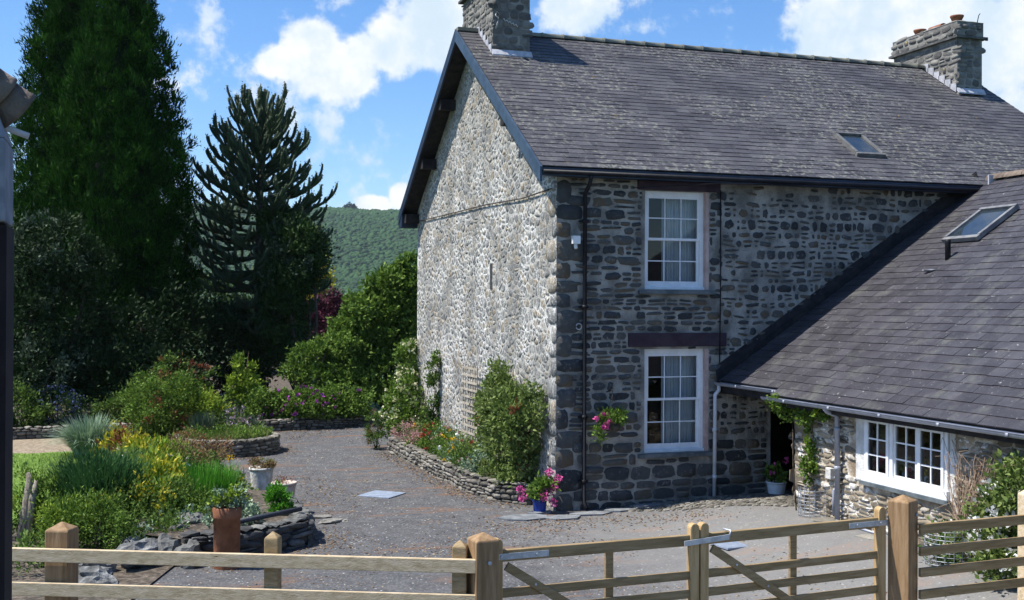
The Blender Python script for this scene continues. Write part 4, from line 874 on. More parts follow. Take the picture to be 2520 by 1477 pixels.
# black pipe
mb=MB(); mb.tube([(-5.3,-1.95,.43),(-4.28,-1.2,.44)],.035,9); props(mb.build('black_pipe',mat('dull black pipe',[(.2,(.03,.034,.045)),(.8,(.05,.055,.07))],island=0,rough=.5)),'dark grey pipe lying on the slate wall','pipe')
# drain covers
def cover(c,a,w_,d_,label):
    mb=MB(); z=gz(*c)+.008; ex=Vector((math.cos(a),math.sin(a),0)); ey=Vector((-math.sin(a),math.cos(a),0)); o=Vector((*c,z-.02)); mb.frame(o-ex*w_/2-ey*d_/2,ex,ey,(0,0,1),w_,d_,.028); mb.frame(o-ex*(w_/2-.04)-ey*(d_/2-.04),ex,ey,(0,0,1),w_-.08,d_-.08,.031)
    props(mb.build('drain_cover',drain_m,bevel=.004),label,'drain cover','drain covers')
cover((-2.4,2.25),.85,.62,.62,'blue grey steel drain cover in the tarmac beside the flower bed'); cover((1.3,-3.5),.1,.5,.45,'pale drain cover seen through the gate leaf'); 

# ================= PLANTS =================
G=dict(
 rose=leafmat('pale rose leaves',(.07,.12,.025),(.15,.21,.055),(.27,.33,.11)),
 mid=leafmat('mid green leaves',(.045,.085,.015),(.09,.16,.03),(.17,.25,.055)),
 dark=leafmat('dark evergreen leaves',(.014,.035,.008),(.03,.066,.015),(.055,.1,.025),trans=.12),
 fresh=leafmat('fresh green leaves',(.05,.1,.015),(.11,.19,.028),(.2,.3,.06)),
 lime=leafmat('lime green leaves',(.12,.2,.02),(.22,.32,.03),(.32,.4,.06)),
 yellow=leafmat('yellow leaves',(.2,.2,.02),(.42,.38,.03),(.6,.52,.06)),
 silver=leafmat('silver green leaves',(.12,.19,.12),(.22,.31,.2),(.36,.44,.32),trans=.15),
 bluish=leafmat('blue green foliage',(.02,.06,.018),(.04,.11,.035),(.07,.16,.055)),
 red=leafmat('bronze red leaves',(.1,.03,.02),(.22,.07,.04),(.3,.16,.06)),
 plum=leafmat('plum leaves',(.045,.014,.025),(.1,.028,.05),(.17,.05,.08),trans=.1),
 brown=leafmat('brown seed heads',(.12,.08,.03),(.22,.15,.07),(.3,.22,.12)),
 shade=leafmat('shaded laurel leaves',(.008,.02,.005),(.016,.036,.009),(.03,.06,.016),trans=.1),  # leaf colour darkened to paint in the deep shade under the trees
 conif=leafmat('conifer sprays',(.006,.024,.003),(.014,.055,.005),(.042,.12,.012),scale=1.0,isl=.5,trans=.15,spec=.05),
 grey=leafmat('grey green leaves',(.03,.05,.028),(.06,.09,.055),(.14,.18,.12),trans=.15))
def petal(name,c): return mat(name,[(.1,tuple(x*.7 for x in c)),(.9,c)],island=.8,bump=0,rough=.7,trans=.2)
pink=petal('pink petals',(.75,.13,.4)); purple=petal('purple petals',(.42,.08,.42)); cream=petal('cream petals',(.8,.78,.5)); whitep=petal('white petals',(.8,.8,.78)); yel=petal('yellow petals',(.8,.5,.02)); blue=petal('blue petals',(.05,.075,.19)); rose=petal('dusty pink petals',(.6,.32,.32)); lilac=petal('lilac petals',(.55,.42,.5)); redp=petal('red petals',(.45,.06,.05)); orange=petal('orange petals',(.75,.35,.03))
SEED=[100]
def plant(name,label,cat,c,blobs,m,n,size=(.07,.035),fl=None,fn=0,fs=(.045,.045),z=0,sn=8,clump=.13,nc=None,up=.3,out=.6,group=None,stem_r=.012,fblobs=None,fnc=None,fill=.5,fclump=.025,tip=None):
    SEED[0]+=1; t=thing(name,label,cat,(c[0],c[1],z),group)
    foliage('leaves',t,m,blobs,n,size,clump=clump,nc=nc or max(20,n//60),seed=SEED[0],zmin=z+.01,up=up,out=out,fill=fill)
    if tip: foliage('tip_leaves',t,tip[0],[(b[0],b[1],b[2]+(b[5] if len(b)>4 else b[3])*.25,*[q*.95 for q in b[3:]]) for b in blobs],tip[1],tip[2] if len(tip)>2 else size,clump=clump*.8,nc=max(12,tip[1]//40),seed=SEED[0]+500,zmin=z+.1,up=.6,fill=.8)
    if sn: stems('stem',t,bark,(c[0],c[1],z),blobs,sn,stem_r,SEED[0])
    if fl is not None: foliage('blossoms',t,fl,[(b[0],b[1],b[2]+.02,*[q*1.04 for q in b[3:]]) for b in (fblobs or blobs)],fn,fs,clump=fclump,nc=fnc or max(8,fn//10),seed=SEED[0]+900,zmin=z+.08,up=.5,fill=.92,round_=True)
    return t
# --- big trees ---
def conifer():
    t=thing('cypress_tree','huge dense dark green cypress filling the sky left of the monkey puzzle','tree',(-7.7,22,0)); rg=random.Random(3)
    B=[]; cores=[((-6.95,20.8),2.05,14.7,0),((-8.55,22.3),1.8,14.9,1)]
    def prof(z,R,Ht): k=z/Ht; return R*(min(1,(.55+k*1.6)) if k<.28 else 1)*max(0,1-max(0,(k-.28)/.72)**1.75)**.8
    for (c,R,Ht,s_) in cores:
        for i in range(320):
            z=Ht*(.03+.95*(i+rg.random())/320); a=(i*2.39996+rg.uniform(-.3,.3))%(2*PI); r=prof(z,R,Ht); q=rg.uniform(.36,.68)
            q*=.6+.5*min(1,r/2); B.append((c[0]+math.cos(a)*(r-q*(.1 if i%3==0 else .55)),c[1]+math.sin(a)*(r-q*(.1 if i%3==0 else .55)),z,q,q,q*rg.uniform(1.3,2.1)))
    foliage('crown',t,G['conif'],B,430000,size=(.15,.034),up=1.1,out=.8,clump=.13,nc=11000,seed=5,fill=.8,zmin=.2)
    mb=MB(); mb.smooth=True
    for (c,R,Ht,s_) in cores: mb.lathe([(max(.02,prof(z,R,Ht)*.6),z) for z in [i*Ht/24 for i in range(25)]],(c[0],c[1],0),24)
    mb.build('inner_foliage',mat('shade dark conifer core',[(.2,(.003,.01,.002)),(.8,(.006,.018,.004))],scale=3,island=0,bump=.5),t)  # near-black core, coloured as the shade between the sprays
    mb=MB()
    for c,R,Ht,s_ in cores: mb.tube([(c[0],c[1],0),(c[0],c[1],Ht*.7)],[.3,.05],8)
    mb.build('trunk',bark,t)
conifer()
def monkey():
    cx,cy=-2.6,21.2; t=thing('monkey_puzzle_tree','monkey puzzle tree with rope like upturned branches against the clouds','tree',(cx,cy,0)); rg=random.Random(9)
    m=mat('spiky scale leaves',[(.1,(.02,.04,.018)),(.6,(.04,.072,.03)),(.95,(.085,.125,.055))],scale=5,island=.5,rough=.6,bump=.9,bscale=26,bdist=.06)
    mb=MB(); TP=[]; z=2.6
    def rope(p,d,L,up,r,n=7):
        pts=[p.copy()]; q=p.copy(); v=d.copy()
        for i in range(n): v=(v+Vector((rg.uniform(-.07,.07),rg.uniform(-.07,.07),up*(i/n)**2.2/n*4.2))).normalized(); q=q+v*L/n; pts.append(q.copy())
        mb.tube(pts,[r*.75]+[r]*(n-1)+[r*.7],6); TP.extend(pts); return pts
    PR=[(2.6,1.8),(4,2.1),(5,2.25),(6,2.3),(6.8,2.1),(7.6,1.7),(8.3,1.25),(8.9,.85)]
    def rad(z):
        for (a,b),(c,d) in zip(PR[:-1],PR[1:]):
            if a<=z<=c: return b+(d-b)*(z-a)/(c-a)
        return PR[-1][1]
    while z<9.0:
        k=(z-2.6)/6.4; R=rad(z); el=-.3+1.35*k*k
        nb=9; a0=rg.uniform(0,6.28)
        for b in range(nb):
            a=a0+2*PI*b/nb+rg.uniform(-.25,.25); e2=el+rg.uniform(-.15,.15); d=Vector((math.cos(a)*math.cos(e2),math.sin(a)*math.cos(e2),math.sin(e2))); L=R*rg.uniform(.85,1.12)/max(.55,math.cos(max(0,el)))*1.05
            pts=rope(Vector((cx,cy,z)),d,L,.95*(1-.45*k),.05,8)
            for s_ in range(9 if R>1.3 else 6):
                i=rg.randint(2,7); p=pts[i]; sg=rg.choice((-1,1)); dd=(pts[min(i+1,8)]-pts[i]).normalized(); sd=Vector((-dd.y,dd.x,0))*sg
                rope(p,(dd*.75+sd*.65+Vector((0,0,rg.uniform(-.1,.2)))).normalized(),L*rg.uniform(.25,.48)*(1.15-.06*i),1.7,.042,6)
        z+=.36 if k>.3 else .46
    for i in range(7): a=i*.9; rope(Vector((cx,cy,9.3)),Vector((math.cos(a)*.5,math.sin(a)*.5,1)).normalized(),rg.uniform(.9,1.35),.3,.055,6)
    mb.build('branches',m,t)
    P=np.array([p[:] for p in TP]); g=np.random.default_rng(3); P=np.repeat(P,4,0)+g.normal(size=(len(P)*4,3))*.03; D=unit(g.normal(size=P.shape)+np.array([0,0,.5])); n=len(P)
    link('leaves',leaf_mesh(P,D,unit(g.normal(size=P.shape)),np.full(n,.08),np.full(n,.03),ROOT[t.name]),t,m)
    f=MB(); f.tube([(cx,cy,0),(cx,cy,5),(cx,cy,9.8)],[.24,.16,.05],9); f.build('trunk',bark,t)
monkey()
def tree(name,label,c,blobs,m,n,size,clump=.22,nc=None,trunk=.14,z=0,sn=7,seed=1,**kw):
    t=thing(name,label,'tree',(c[0],c[1],z)); foliage('crown',t,m,blobs,n,size,clump=clump,nc=nc or n//70,seed=seed,zmin=z+.1,**kw)
    stems('trunk',t,bark,(c[0],c[1],z),blobs,sn,trunk*.5,seed); return t
def at(u,v,d):  # a measured sight line of the survey, metres from the viewpoint
    return Vector((-6.514,-17.473,3.316))+(fw+rr*((u-1260)/2816)-uu*((v-738.5)/2816))*d
def bl(u,v,d,r,rz=None): p=at(u,v,d); s=d/2816; return (p.x,p.y,p.z,r*s,r*s,(rz or r)*s)
hz=[bl(742,620,36.5,62,80),bl(700,680,36.5,60),bl(748,660,36.8,45,60),bl(690,560,37,45,60),bl(700,780,36.5,55,100),bl(660,850,37,50,80)]
tree('evergreen_oak','dark small leaved evergreen tree against the monkey puzzle and the hill',hz[0][:2],hz,G['dark'],30000,(.12,.06),clump=.2,seed=21)
foliage('tip_leaves',bpy.data.objects['evergreen_oak'],G['grey'],[hz[0],hz[2],hz[1]],2600,(.11,.05),clump=.2,nc=60,seed=4,fill=.9)  # paler grey leaves put in as the sunlit patches of the crown
b=[bl(70,640,30.5,70,110),bl(150,620,31,75,90),bl(60,800,30,70,130),bl(160,780,31,90,120),bl(215,660,31,45,60),bl(90,930,29.5,70,90),bl(185,900,30.5,60,80)]
tree('silver_leaved_tree','grey green silvery tree below the cypress beside the outbuilding',b[0][:2],b,G['shade'],22000,(.11,.055),clump=.22,seed=22)  # shade-dark leaf colour stands for the black mass behind the silvery leaves
foliage('tip_leaves',bpy.data.objects['silver_leaved_tree'],G['grey'],b,5200,(.12,.055),clump=.2,nc=75,seed=5,fill=.95)
b=[bl(300,860,32,90,120),bl(420,830,34,90,120),bl(520,860,36,80,110),bl(400,960,31,110,90),bl(250,960,30.5,70,80),bl(600,880,38,70,120)]
tree('dark_laurel_tree','deep shaded laurel mass behind the rounded shrubs',b[1][:2],b,G['shade'],30000,(.13,.06),clump=.25,seed=23)
b=[bl(790,700,46,24,40),bl(770,660,46.5,25,40),bl(795,745,46,16,14),bl(760,760,46,35,50)]
tree('yellow_leaved_tree','golden yellow tree peeping out behind the evergreen',b[0][:2],b,G['yellow'],5000,(.16,.09),clump=.22,seed=24)
b=[bl(812,755,44,30,28),bl(770,790,44,40,50),bl(850,765,44,16,18),bl(800,810,44,50,50)]
tree('purple_leaved_tree','dark purple leaved tree behind the green border trees',b[0][:2],b,G['plum'],9000,(.13,.07),clump=.2,seed=25)
b=[bl(965,715,34,50,50),bl(910,780,34,60,50),bl(980,800,34,60,90),bl(1012,665,34,26,30),bl(880,860,34,75,70),bl(960,920,34,75,80),bl(1000,740,34,50,80),bl(880,745,34,20,16),bl(925,705,34,22,18),bl(850,800,34,30,22)]
tree('broadleaf_tree','tall fresh green broadleaf tree against the gable',b[0][:2],b,G['fresh'],38000,(.13,.07),clump=.13,nc=900,seed=26,fill=.8)
b=[bl(770,880,32.8,55,26),bl(830,850,33,50,26),bl(800,930,32.8,60,34),bl(730,915,32.8,30,22),bl(840,910,33,50,30),bl(880,950,33,60,40)]
tree('spreading_shrub','layered light green shrub above the purple geraniums',b[0][:2],b,G['fresh'],15000,(.11,.055),clump=.1,nc=420,seed=27,fill=.8)
b=[bl(500,760,50,90,80),bl(330,790,52,120,90),bl(150,760,52,120,110),bl(640,800,52,90,80),bl(760,830,50,80,50),bl(880,800,52,90,50),bl(1010,820,52,90,60)]
t=tree('distant_hedge_tree','shaded green trees closing the garden behind the monkey puzzle trunk',b[0][:2],b,G['dark'],26000,(.22,.12),clump=.35,seed=28)
# --- border plants ---
def bp(x,y,z,r,rz=None): return (x,y,z,r,r,rz or r)
plant('rounded_shrub','large rounded green shrub with reddish tips behind the round planter','shrub',(-6.0,12.1),[bp(-6.2,12.2,.85,.62,.75),bp(-5.7,12.2,1.0,.6,.75),bp(-5.9,11.9,.6,.7,.5),bp(-5.4,12.3,.8,.5,.6)],G['fresh'],15000,(.075,.035),tip=(G['red'],700),sn=10)
plant('yellow_green_shrub','yellow green rounded shrub adjoining the large green one','shrub',(-4.95,12.2),[bp(-4.95,12.2,.65,.5,.55),bp(-4.6,12.3,.5,.4,.4),bp(-5.2,12.0,.7,.4,.5)],G['lime'],7000,(.075,.035),tip=(G['yellow'],900),sn=6)
plant('red_tipped_shrub','thin shrub with red leaf tips above the rounded shrub','shrub',(-5.4,14.0),[bp(-5.6,14,1.6,.4,.3),bp(-4.9,14,1.45,.35,.3),bp(-5.2,14,1.1,.5,.5),bp(-6.1,14,1.5,.3,.25)],G['mid'],1500,(.09,.045),tip=(G['red'],500),sn=9)
plant('variegated_shrub','upright yellow green variegated shrub against the dark trees','shrub',(-3.75,14.6),[bp(-3.75,14.6,.9,.42,.6),bp(-3.7,14.6,1.5,.28,.45),bp(-3.6,14.6,2.0,.12,.3),bp(-3.6,14.5,.5,.5,.4)],G['lime'],2600,(.11,.06),clump=.12,tip=(G['fresh'],900),sn=7)
for i,(x,y,r,l,fn) in enumerate([(-3.1,13.9,.55,'purple geranium clump next to the variegated shrub',50),(-2.2,13.75,.75,'tallest purple flowered geranium clump in the border',170),(-1.1,14.0,.7,'geranium clump with few purple flowers nearest the gable',40)]):
    plant('geranium',l,'flowering plant',(x,y),[bp(x,y,.6,r,.5),bp(x+.3,y-.1,.55,r*.8,.4),bp(x-.3,y,.5,r*.8,.4)],G['fresh'],6500,(.08,.055),fl=purple,fn=fn*3,fs=(.06,.06),fnc=max(20,fn//2),z=.25,group='geraniums along the border wall',sn=6)
plant('ceanothus','blue flowered ceanothus behind the low grey wall','shrub',(-8.35,13.4),[bp(-8.35,13.4,.75,.5,.45),bp(-8.0,13.4,.6,.4,.35)],G['dark'],3000,(.06,.03),fl=blue,fn=700,fs=(.05,.045),z=.25,fnc=200,fclump=.06)
plant('leafy_shrub','light green leafy shrub left of the blue ceanothus','shrub',(-9.2,13.4),[bp(-9.3,13.4,.7,.45,.5),bp(-8.8,13.3,.55,.35,.4),bp(-9.8,13.4,.9,.5,.6)],G['mid'],5000,(.08,.045),z=.25)
plant('low_shrub','low green shrub between the blue ceanothus and the rounded shrub','shrub',(-7.2,13.6),[bp(-7.2,13.6,.55,.45,.4),bp(-6.8,13.8,.6,.4,.4)],G['mid'],3000,(.08,.04),z=.25)
t=thing('ornamental_grass','arching silvery ornamental grass at the lawn edge','grass clump',(-7.5,9.0,0)); blades('leaves',t,G['silver'],(-7.45,8.95,.03),.3,1500,h=1.05,wd=.026,lean=.85,droop=.95,seed=11,segs=7)
# planter contents
t=thing('planter_grass','low tufted green plants covering the round planter','plants',(cx,cy,.34)); foliage('leaves',t,G['fresh'],[(cx,cy,.36,.98,.98,.12)],6500,(.07,.03),up=.8,clump=.1,nc=260,seed=51,zmin=.34); blades('blades',t,leafmat('dry grass',(.16,.2,.06),(.28,.3,.12),(.4,.4,.2)),(cx,cy,.35),.95,1300,h=.16,wd=.012,lean=.5,seed=12); foliage('blossoms',t,lilac,[(cx+.25,cy+.4,.5,.4,.3,.08)],60,(.04,.04),clump=.03,nc=20,seed=52)
plant('lilac_flowering_plant','pale lilac flowered plant at the back of the round planter','flowering plant',(cx+.35,cy+.75),[bp(cx+.3,cy+.75,.6,.35,.28),bp(cx+.6,cy+.6,.5,.25,.2)],G['grey'],1600,(.06,.02),fl=lilac,fn=260,fs=(.04,.04),z=.34,up=.8)
t=thing('rosemary','spiky grey green rosemary at the near edge of the round planter','plant',(cx-.55,cy+.5,.34)); blades('leaves',t,G['grey'],(cx-.5,cy+.45,.35),.3,260,h=.5,wd=.025,lean=.25,droop=.1,seed=13)
# front garden
def front(name,label,x,y,bs,m,n,**kw): return plant(name,label,kw.pop('cat','shrub'),(x,y),[bp(x+a,y+b,c,d,e) for a,b,c,d,e in bs],m,n,z=.05,**kw)
front('golden_shrub','golden orange shrub beside the silvery grass',-6.75,7.6,[(0,0,.36,.36,.28),(.2,-.1,.3,.33,.25),(-.2,.1,.28,.3,.22),(.45,-.5,.3,.3,.24)],G['yellow'],2300,size=(.1,.045),tip=(G['red'],250),up=.7)
front('golden_shrub','bright yellow leaved shrub in the middle of the front bed',-6.3,5.0,[(0,0,.42,.35,.3),(.35,-.4,.45,.33,.28),(.5,.3,.35,.3,.22),(0,-.5,.35,.42,.3)],G['lime'],3600,size=(.1,.04),tip=(G['yellow'],1500),up=.7,fl=whitep,fn=110,fs=(.04,.04))
front('mixed_shrub','green shrub with small white flower heads in the front bed',-6.45,3.5,[(0,0,.38,.48,.32),(.5,-.1,.38,.4,.3),(-.4,.5,.33,.35,.26),(.3,.6,.35,.4,.26)],G['mid'],6500,size=(.07,.035),fl=whitep,fn=520,fs=(.05,.05),tip=(G['lime'],900))
front('bronze_shrub','bronze red feathery shrub in front of the round planter',-5.5,5.9,[(0,0,.45,.4,.3),(.4,-.2,.4,.35,.28),(-.1,-.7,.5,.4,.3)],G['brown'],3600,size=(.05,.02),tip=(G['red'],700))
front('bronze_shrub','green and rusty low shrub behind the iris leaves',-5.6,3.9,[(0,0,.4,.4,.28),(.35,.2,.35,.35,.25),(-.2,-.5,.5,.3,.3)],G['mid'],3000,size=(.06,.025),tip=(G['brown'],900))
front('golden_shrub','yellow green shrub above the rock edging',-6.2,.7,[(0,0,.42,.35,.35),(-.1,.6,.55,.28,.28),(.1,1.1,.55,.28,.25),(0,-.5,.35,.35,.3)],G['lime'],4300,size=(.1,.04),tip=(G['yellow'],1100),up=.7)
front('mound_shrub','dark green mounded shrub under the yellow leaves',-6.4,-.6,[(0,0,.4,.4,.35),(.3,.2,.4,.35,.3),(-.4,.2,.35,.35,.3),(.5,.7,.4,.3,.3)],G['mid'],5200,size=(.06,.03),tip=(G['yellow'],350))
t=thing('broom_shrub','dark blue green broom bush with upright whippy stems','shrub',(-7.05,.2,0)); blades('stems',t,G['bluish'],(-7.05,.2,.25),.4,1900,h=.9,wd=.013,lean=.65,droop=.15,seed=15); foliage('leaves',t,G['bluish'],[(-7.05,.2,.75,.5,.4,.38),(-6.85,.1,.6,.45,.4,.35)],7000,(.09,.022),up=1.0,out=.9,clump=.12,nc=150,seed=61)
front('lime_shrub','lime green soft shrub beside the leaning tree stump',-7.8,.0,[(.1,0,.5,.22,.35),(.15,-.1,.35,.25,.3),(-.1,.1,.75,.13,.2),(-.3,0,.35,.18,.3)],G['fresh'],4600,size=(.05,.025),clump=.1,tip=(G['lime'],900))
front('fern_shrub','feathery lime green shrub behind the fence corner post',-7.25,-1.2,[(0,0,.35,.33,.3),(.3,.1,.35,.3,.25),(-.25,.2,.4,.25,.25)],G['lime'],5000,size=(.055,.02),clump=.1,tip=(G['fresh'],2600))
front('fern_shrub','fresh green shrub above the pale limestone rocks',-6.85,-1.6,[(0,0,.35,.3,.3),(-.2,.3,.45,.3,.3)],G['fresh'],3200,size=(.05,.02),clump=.1)
front('leafy_weeds','low green weeds between the rails next to the corner post',-7.75,-2.2,[(0,0,.15,.4,.15),(.1,.5,.2,.4,.15)],G['mid'],1600,size=(.07,.03),cat='plants',sn=0)
f=MB(); f.tube([(-7.98,-.2,0),(-7.95,-.15,.4),(-7.9,-.1,.8),(-7.93,-.1,.95)],[.1,.075,.06,.02],8); f.tube([(-7.92,-.2,0),(-7.86,-.2,.6),(-7.82,-.15,.85)],[.06,.05,.02],7); t=thing('tree_stump','grey weathered leaning stump among the lime shrub','stump',(-7.95,-.15,0)); f.build('trunk',mat('grey dead wood',[(.2,(.16,.13,.1)),(.8,(.36,.32,.26))],scale=10,island=0,bump=.8,stretch=(4,4,.7)),t)
front('rockery_ground_cover','low green and silver ground cover between the dark rocks and the yellow shrub',-6.1,-1.4,[(0,0,.2,.3,.12),(.35,.35,.25,.28,.12),(-.4,-.2,.2,.3,.14),(.1,.6,.25,.3,.15)],G['mid'],3600,size=(.05,.03),cat='plants',sn=0,tip=(G['silver'],500))
front('rockery_ground_cover','low green mat in front of the iris leaves above the slate wall',-5.5,-.4,[(0,0,.33,.3,.1),(.3,.4,.33,.25,.1),(-.2,.5,.35,.3,.15)],G['fresh'],2600,size=(.05,.03),cat='plants',sn=0)
t=thing('iris_clump','bright green sword leaved iris clump','plant',(-5.6,1.2,0)); blades('leaves',t,leafmat('iris blades',(.04,.14,.015),(.07,.24,.02),(.13,.34,.04)),(-5.65,1.0,.2),.65,1300,h=.62,wd=.026,lean=.3,droop=.2,seed=16)
front('small_leafy_plant','small leafy plant with a single yellow flower behind the white pots',-4.9,2.5,[(0,0,.22,.16,.16),(-.1,-.4,.22,.16,.14)],G['fresh'],900,size=(.07,.045),cat='plant',fl=yel,fn=10,fs=(.06,.06))
t=thing('tall_yellow_flower','single yellow poppy on a tall grey stalk','flower',(-4.9,3.2,.05)); f=MB(); f.tube([(-4.9,3.2,.05),(-4.92,3.2,.6)],.008,5); f.tube([(-4.8,3.15,.05),(-4.78,3.15,.5)],.008,5); f.tube([(-4.68,3.1,.05),(-4.7,3.1,.48)],.008,5); f.build('stem',G['grey'],t); foliage('flower',t,yel,[(-4.92,3.2,.62,.03)],14,(.05,.05),clump=.01,nc=4,seed=3,round_=True)
# chimney pot planter
t=thing('clay_chimney_pot','tall rusty terracotta chimney pot used as a planter','planter',(-5.4,-2.62,0)); f=MB(); f.lathe([(.16,0),(.162,.05),(.166,.62),(.178,.63),(.182,.65),(.182,.75),(.17,.77),(.15,.76),(.15,.68),(0,.68)],(-5.4,-2.62,0),32); f.build('pot',terra,t)
plant('trailing_plant','variegated trailing plant spilling over the terracotta chimney pot','plant',(-5.4,-2.62),[bp(-5.4,-2.62,.83,.18,.07),bp(-5.55,-2.65,.78,.09,.06),bp(-5.25,-2.6,.79,.09,.06),bp(-5.6,-2.66,.66,.04,.1),bp(-5.35,-2.62,.9,.14,.07)],G['silver'],1000,(.045,.03),z=.1,sn=4,clump=.05,tip=(G['lime'],700),stem_r=.006)
foliage('leaves',None,G['silver'],[(-5.05,-1.4,.42,.14,.14,.14),(-4.95,-1.2,.4,.11,.11,.11)],900,(.045,.03),clump=.06,nc=30,seed=77); o=bpy.data.objects['leaves.%03d'%max([int(x.name[7:]) for x in bpy.data.objects if x.name.startswith('leaves.') and x.parent is None])]; o.name='silver_foliage_plant'; props(o,'grey green mound right of the terracotta chimney pot','plant')
# white pots
def pot(name,label,c,r,h,m,rings=True,z=0):
    t=thing(name,label,'plant pot',(c[0],c[1],z)); f=MB(); pr=[(r*.8,0)]
    for i in range(1,9):
        k=i/8; pr.append((r*(.8+.17*k)+(.008 if rings and i%2 else 0),h*.9*k))
    pr+=[(r*1.05,h*.9),(r*1.07,h*.94),(r*1.05,h),(r*.93,h),(r*.9,h*.9),(0,h*.88)]
    f.lathe(pr,(c[0],c[1],z),28); f.build('pot',m,t); return t
pot('white_ribbed_pot','white ribbed plant pot on the slates behind the cream one',(-4.45,2.45),.2,.38,potwhite,z=.16)
plant('withered_plant','brown withered bedding plant in the white ribbed pot','plant',(-4.45,2.45),[bp(-4.45,2.45,.58,.2,.07),bp(-4.33,2.4,.57,.12,.06)],G['brown'],1100,(.04,.02),z=.5,sn=3,clump=.05,tip=(G['fresh'],150),stem_r=.005)
pot('cream_scalloped_pot','cream pot with reddish earth behind the small bright shrub',(-4.25,.95),.19,.34,mat('cream pot',[(.2,(.4,.33,.28)),(.8,(.6,.52,.45))],island=0,bump=.3),rings=False,z=.16)
plant('sparse_seedlings','sparse dry seedlings in the cream pot','plant',(-4.25,.95),[bp(-4.25,.95,.51,.13,.03)],G['red'],160,(.04,.015),z=.48,sn=3,stem_r=.004,clump=.05)
plant('box_shrub','small bright green bush in front of the cream pot','shrub',(-4.54,-.7),[bp(-4.54,-.7,.47,.15,.14),bp(-4.48,-.75,.4,.15,.1),bp(-4.56,-.68,.6,.09,.07)],leafmat('bright bush',(.05,.17,.015),(.09,.28,.02),(.16,.38,.05)),2600,(.055,.022),z=.3,clump=.05,up=.6,sn=4,stem_r=.006)
# gable bed
plant('climbing_rose','large leafy climbing shrub against the gable near the house corner','climber',(-.35,1.7),[bp(-.3,2.0,1.6,.36,.5),bp(-.35,1.3,1.4,.38,.5),bp(-.3,.8,1.3,.3,.5),bp(-.32,2.5,1.35,.28,.45),bp(-.35,1.6,.85,.38,.4),bp(-.3,.9,.75,.3,.35),bp(-.25,2.3,2.05,.16,.22),bp(-.25,1.9,2.0,.16,.2),bp(-.3,2.7,.85,.2,.3),bp(-.25,.35,1.5,.12,.2),bp(-.2,.6,1.85,.14,.1)],G['rose'],12500,(.08,.04),z=.27,clump=.085,nc=420,tip=(G['red'],350),sn=16,fill=.6)
plant('trailing_ground_cover','leafy ground cover under the climbing shrub','plant',(-.5,1.6),[bp(-.45,1.7,.35,.32,.15),bp(-.35,1.1,.35,.25,.12),bp(-.5,2.4,.35,.3,.15)],G['rose'],2800,(.05,.03),z=.27,sn=0,clump=.08)
plant('cream_hydrangea','cream flowered climbing hydrangea at the far end of the gable','climber',(-.3,9.4),[bp(-.3,9.3,1.0,.5,.7),bp(-.6,9.1,.8,.4,.5),bp(-.2,9.6,1.9,.25,.6),bp(-.3,8.8,.7,.4,.4)],G['fresh'],5500,(.08,.05),fl=cream,fn=1300,fs=(.06,.06),fnc=110,fclump=.07,z=.1,sn=9)
plant('slim_climber','narrow green climber on the gable beside the trellis','climber',(-.15,7.5),[bp(-.12,7.5,.7,.16,.45),bp(-.12,7.5,1.3,.14,.45),bp(-.12,7.4,1.9,.13,.4),bp(-.15,7.6,.5,.25,.25)],G['mid'],2900,(.07,.04),z=.27,clump=.08,sn=5)
plant('conical_bush','small dark green bush at the end of the bed wall','shrub',(-1.25,8.65),[bp(-1.25,8.65,.5,.22,.32),bp(-1.25,8.6,.25,.24,.22)],G['mid'],2600,(.04,.02),clump=.06,tip=(G['brown'],350),sn=4)
plant('pink_heather','dusty pink feathery plant along the bed wall','flowering plant',(-.72,7.4),[bp(-.75,7.7,.42,.25,.2),bp(-.72,7.1,.42,.25,.22),bp(-.7,6.5,.42,.22,.18)],G['mid'],900,(.04,.02),fl=rose,fn=2300,fs=(.035,.022),fnc=260,fclump=.06,z=.27,sn=4)
fb=[('red flowered plant beside the dusty pink heather',5.9,redp,60),('yellow daisies below the trellis',5.2,yel,40),('orange marigold under the trellis',4.5,orange,40),('yellow flowering plant between the trellis and the climbing shrub',3.9,yel,60),('pink flowered plant at the bed edge',5.0,rose,70),('bright yellow tussock by the bed wall',3.1,yel,20),('mixed green and rusty plants before the climbing shrub',3.4,redp,30),('pink flowered plant behind the yellow daisies',5.5,rose,60),('white flowered plant beneath the trellis foot',4.2,whitep,30),('crimson flowered plant just past the dusty pink heather',6.3,redp,70),('orange flowered plant beside the slim climber',6.8,orange,40),('pale pink flowered plant next to the climbing shrub',2.8,rose,60)]
for i,(l,y,m_,n_) in enumerate(fb):
    x=-.5+.25*((i*37)%5-2)/4; plant('bedding_plant',l,'flowering plant',(x,y),[bp(x,y,.42,.3,.2),bp(x+.1,y+.3,.5,.26,.22),bp(x-.1,y-.3,.4,.24,.16)],(G['fresh'],G['mid'],G['rose'],G['silver'])[i%4],2300,(.05,.025),fl=m_,fn=n_*3,fs=(.045,.045),z=.27,sn=4,clump=.08,group='flowers in the bed along the gable',fnc=n_//3)
# trellis
t=thing('trellis','small wooden fan trellis fixed to the gable wall','trellis',(-.06,4.6,.8)); f=MB()
for i in range(7): y=4.15+.17*i; f.box(-.115,-.1,y-.013,y+.013,.7,2.12)
for i in range(10): z=.75+.145*i; f.box(-.13,-.116,4.1,5.22,z-.02,z+.02)
f.build('lattice',mat('grey trellis wood',[(.2,(.3,.26,.2)),(.8,(.44,.39,.32))],island=0),t)
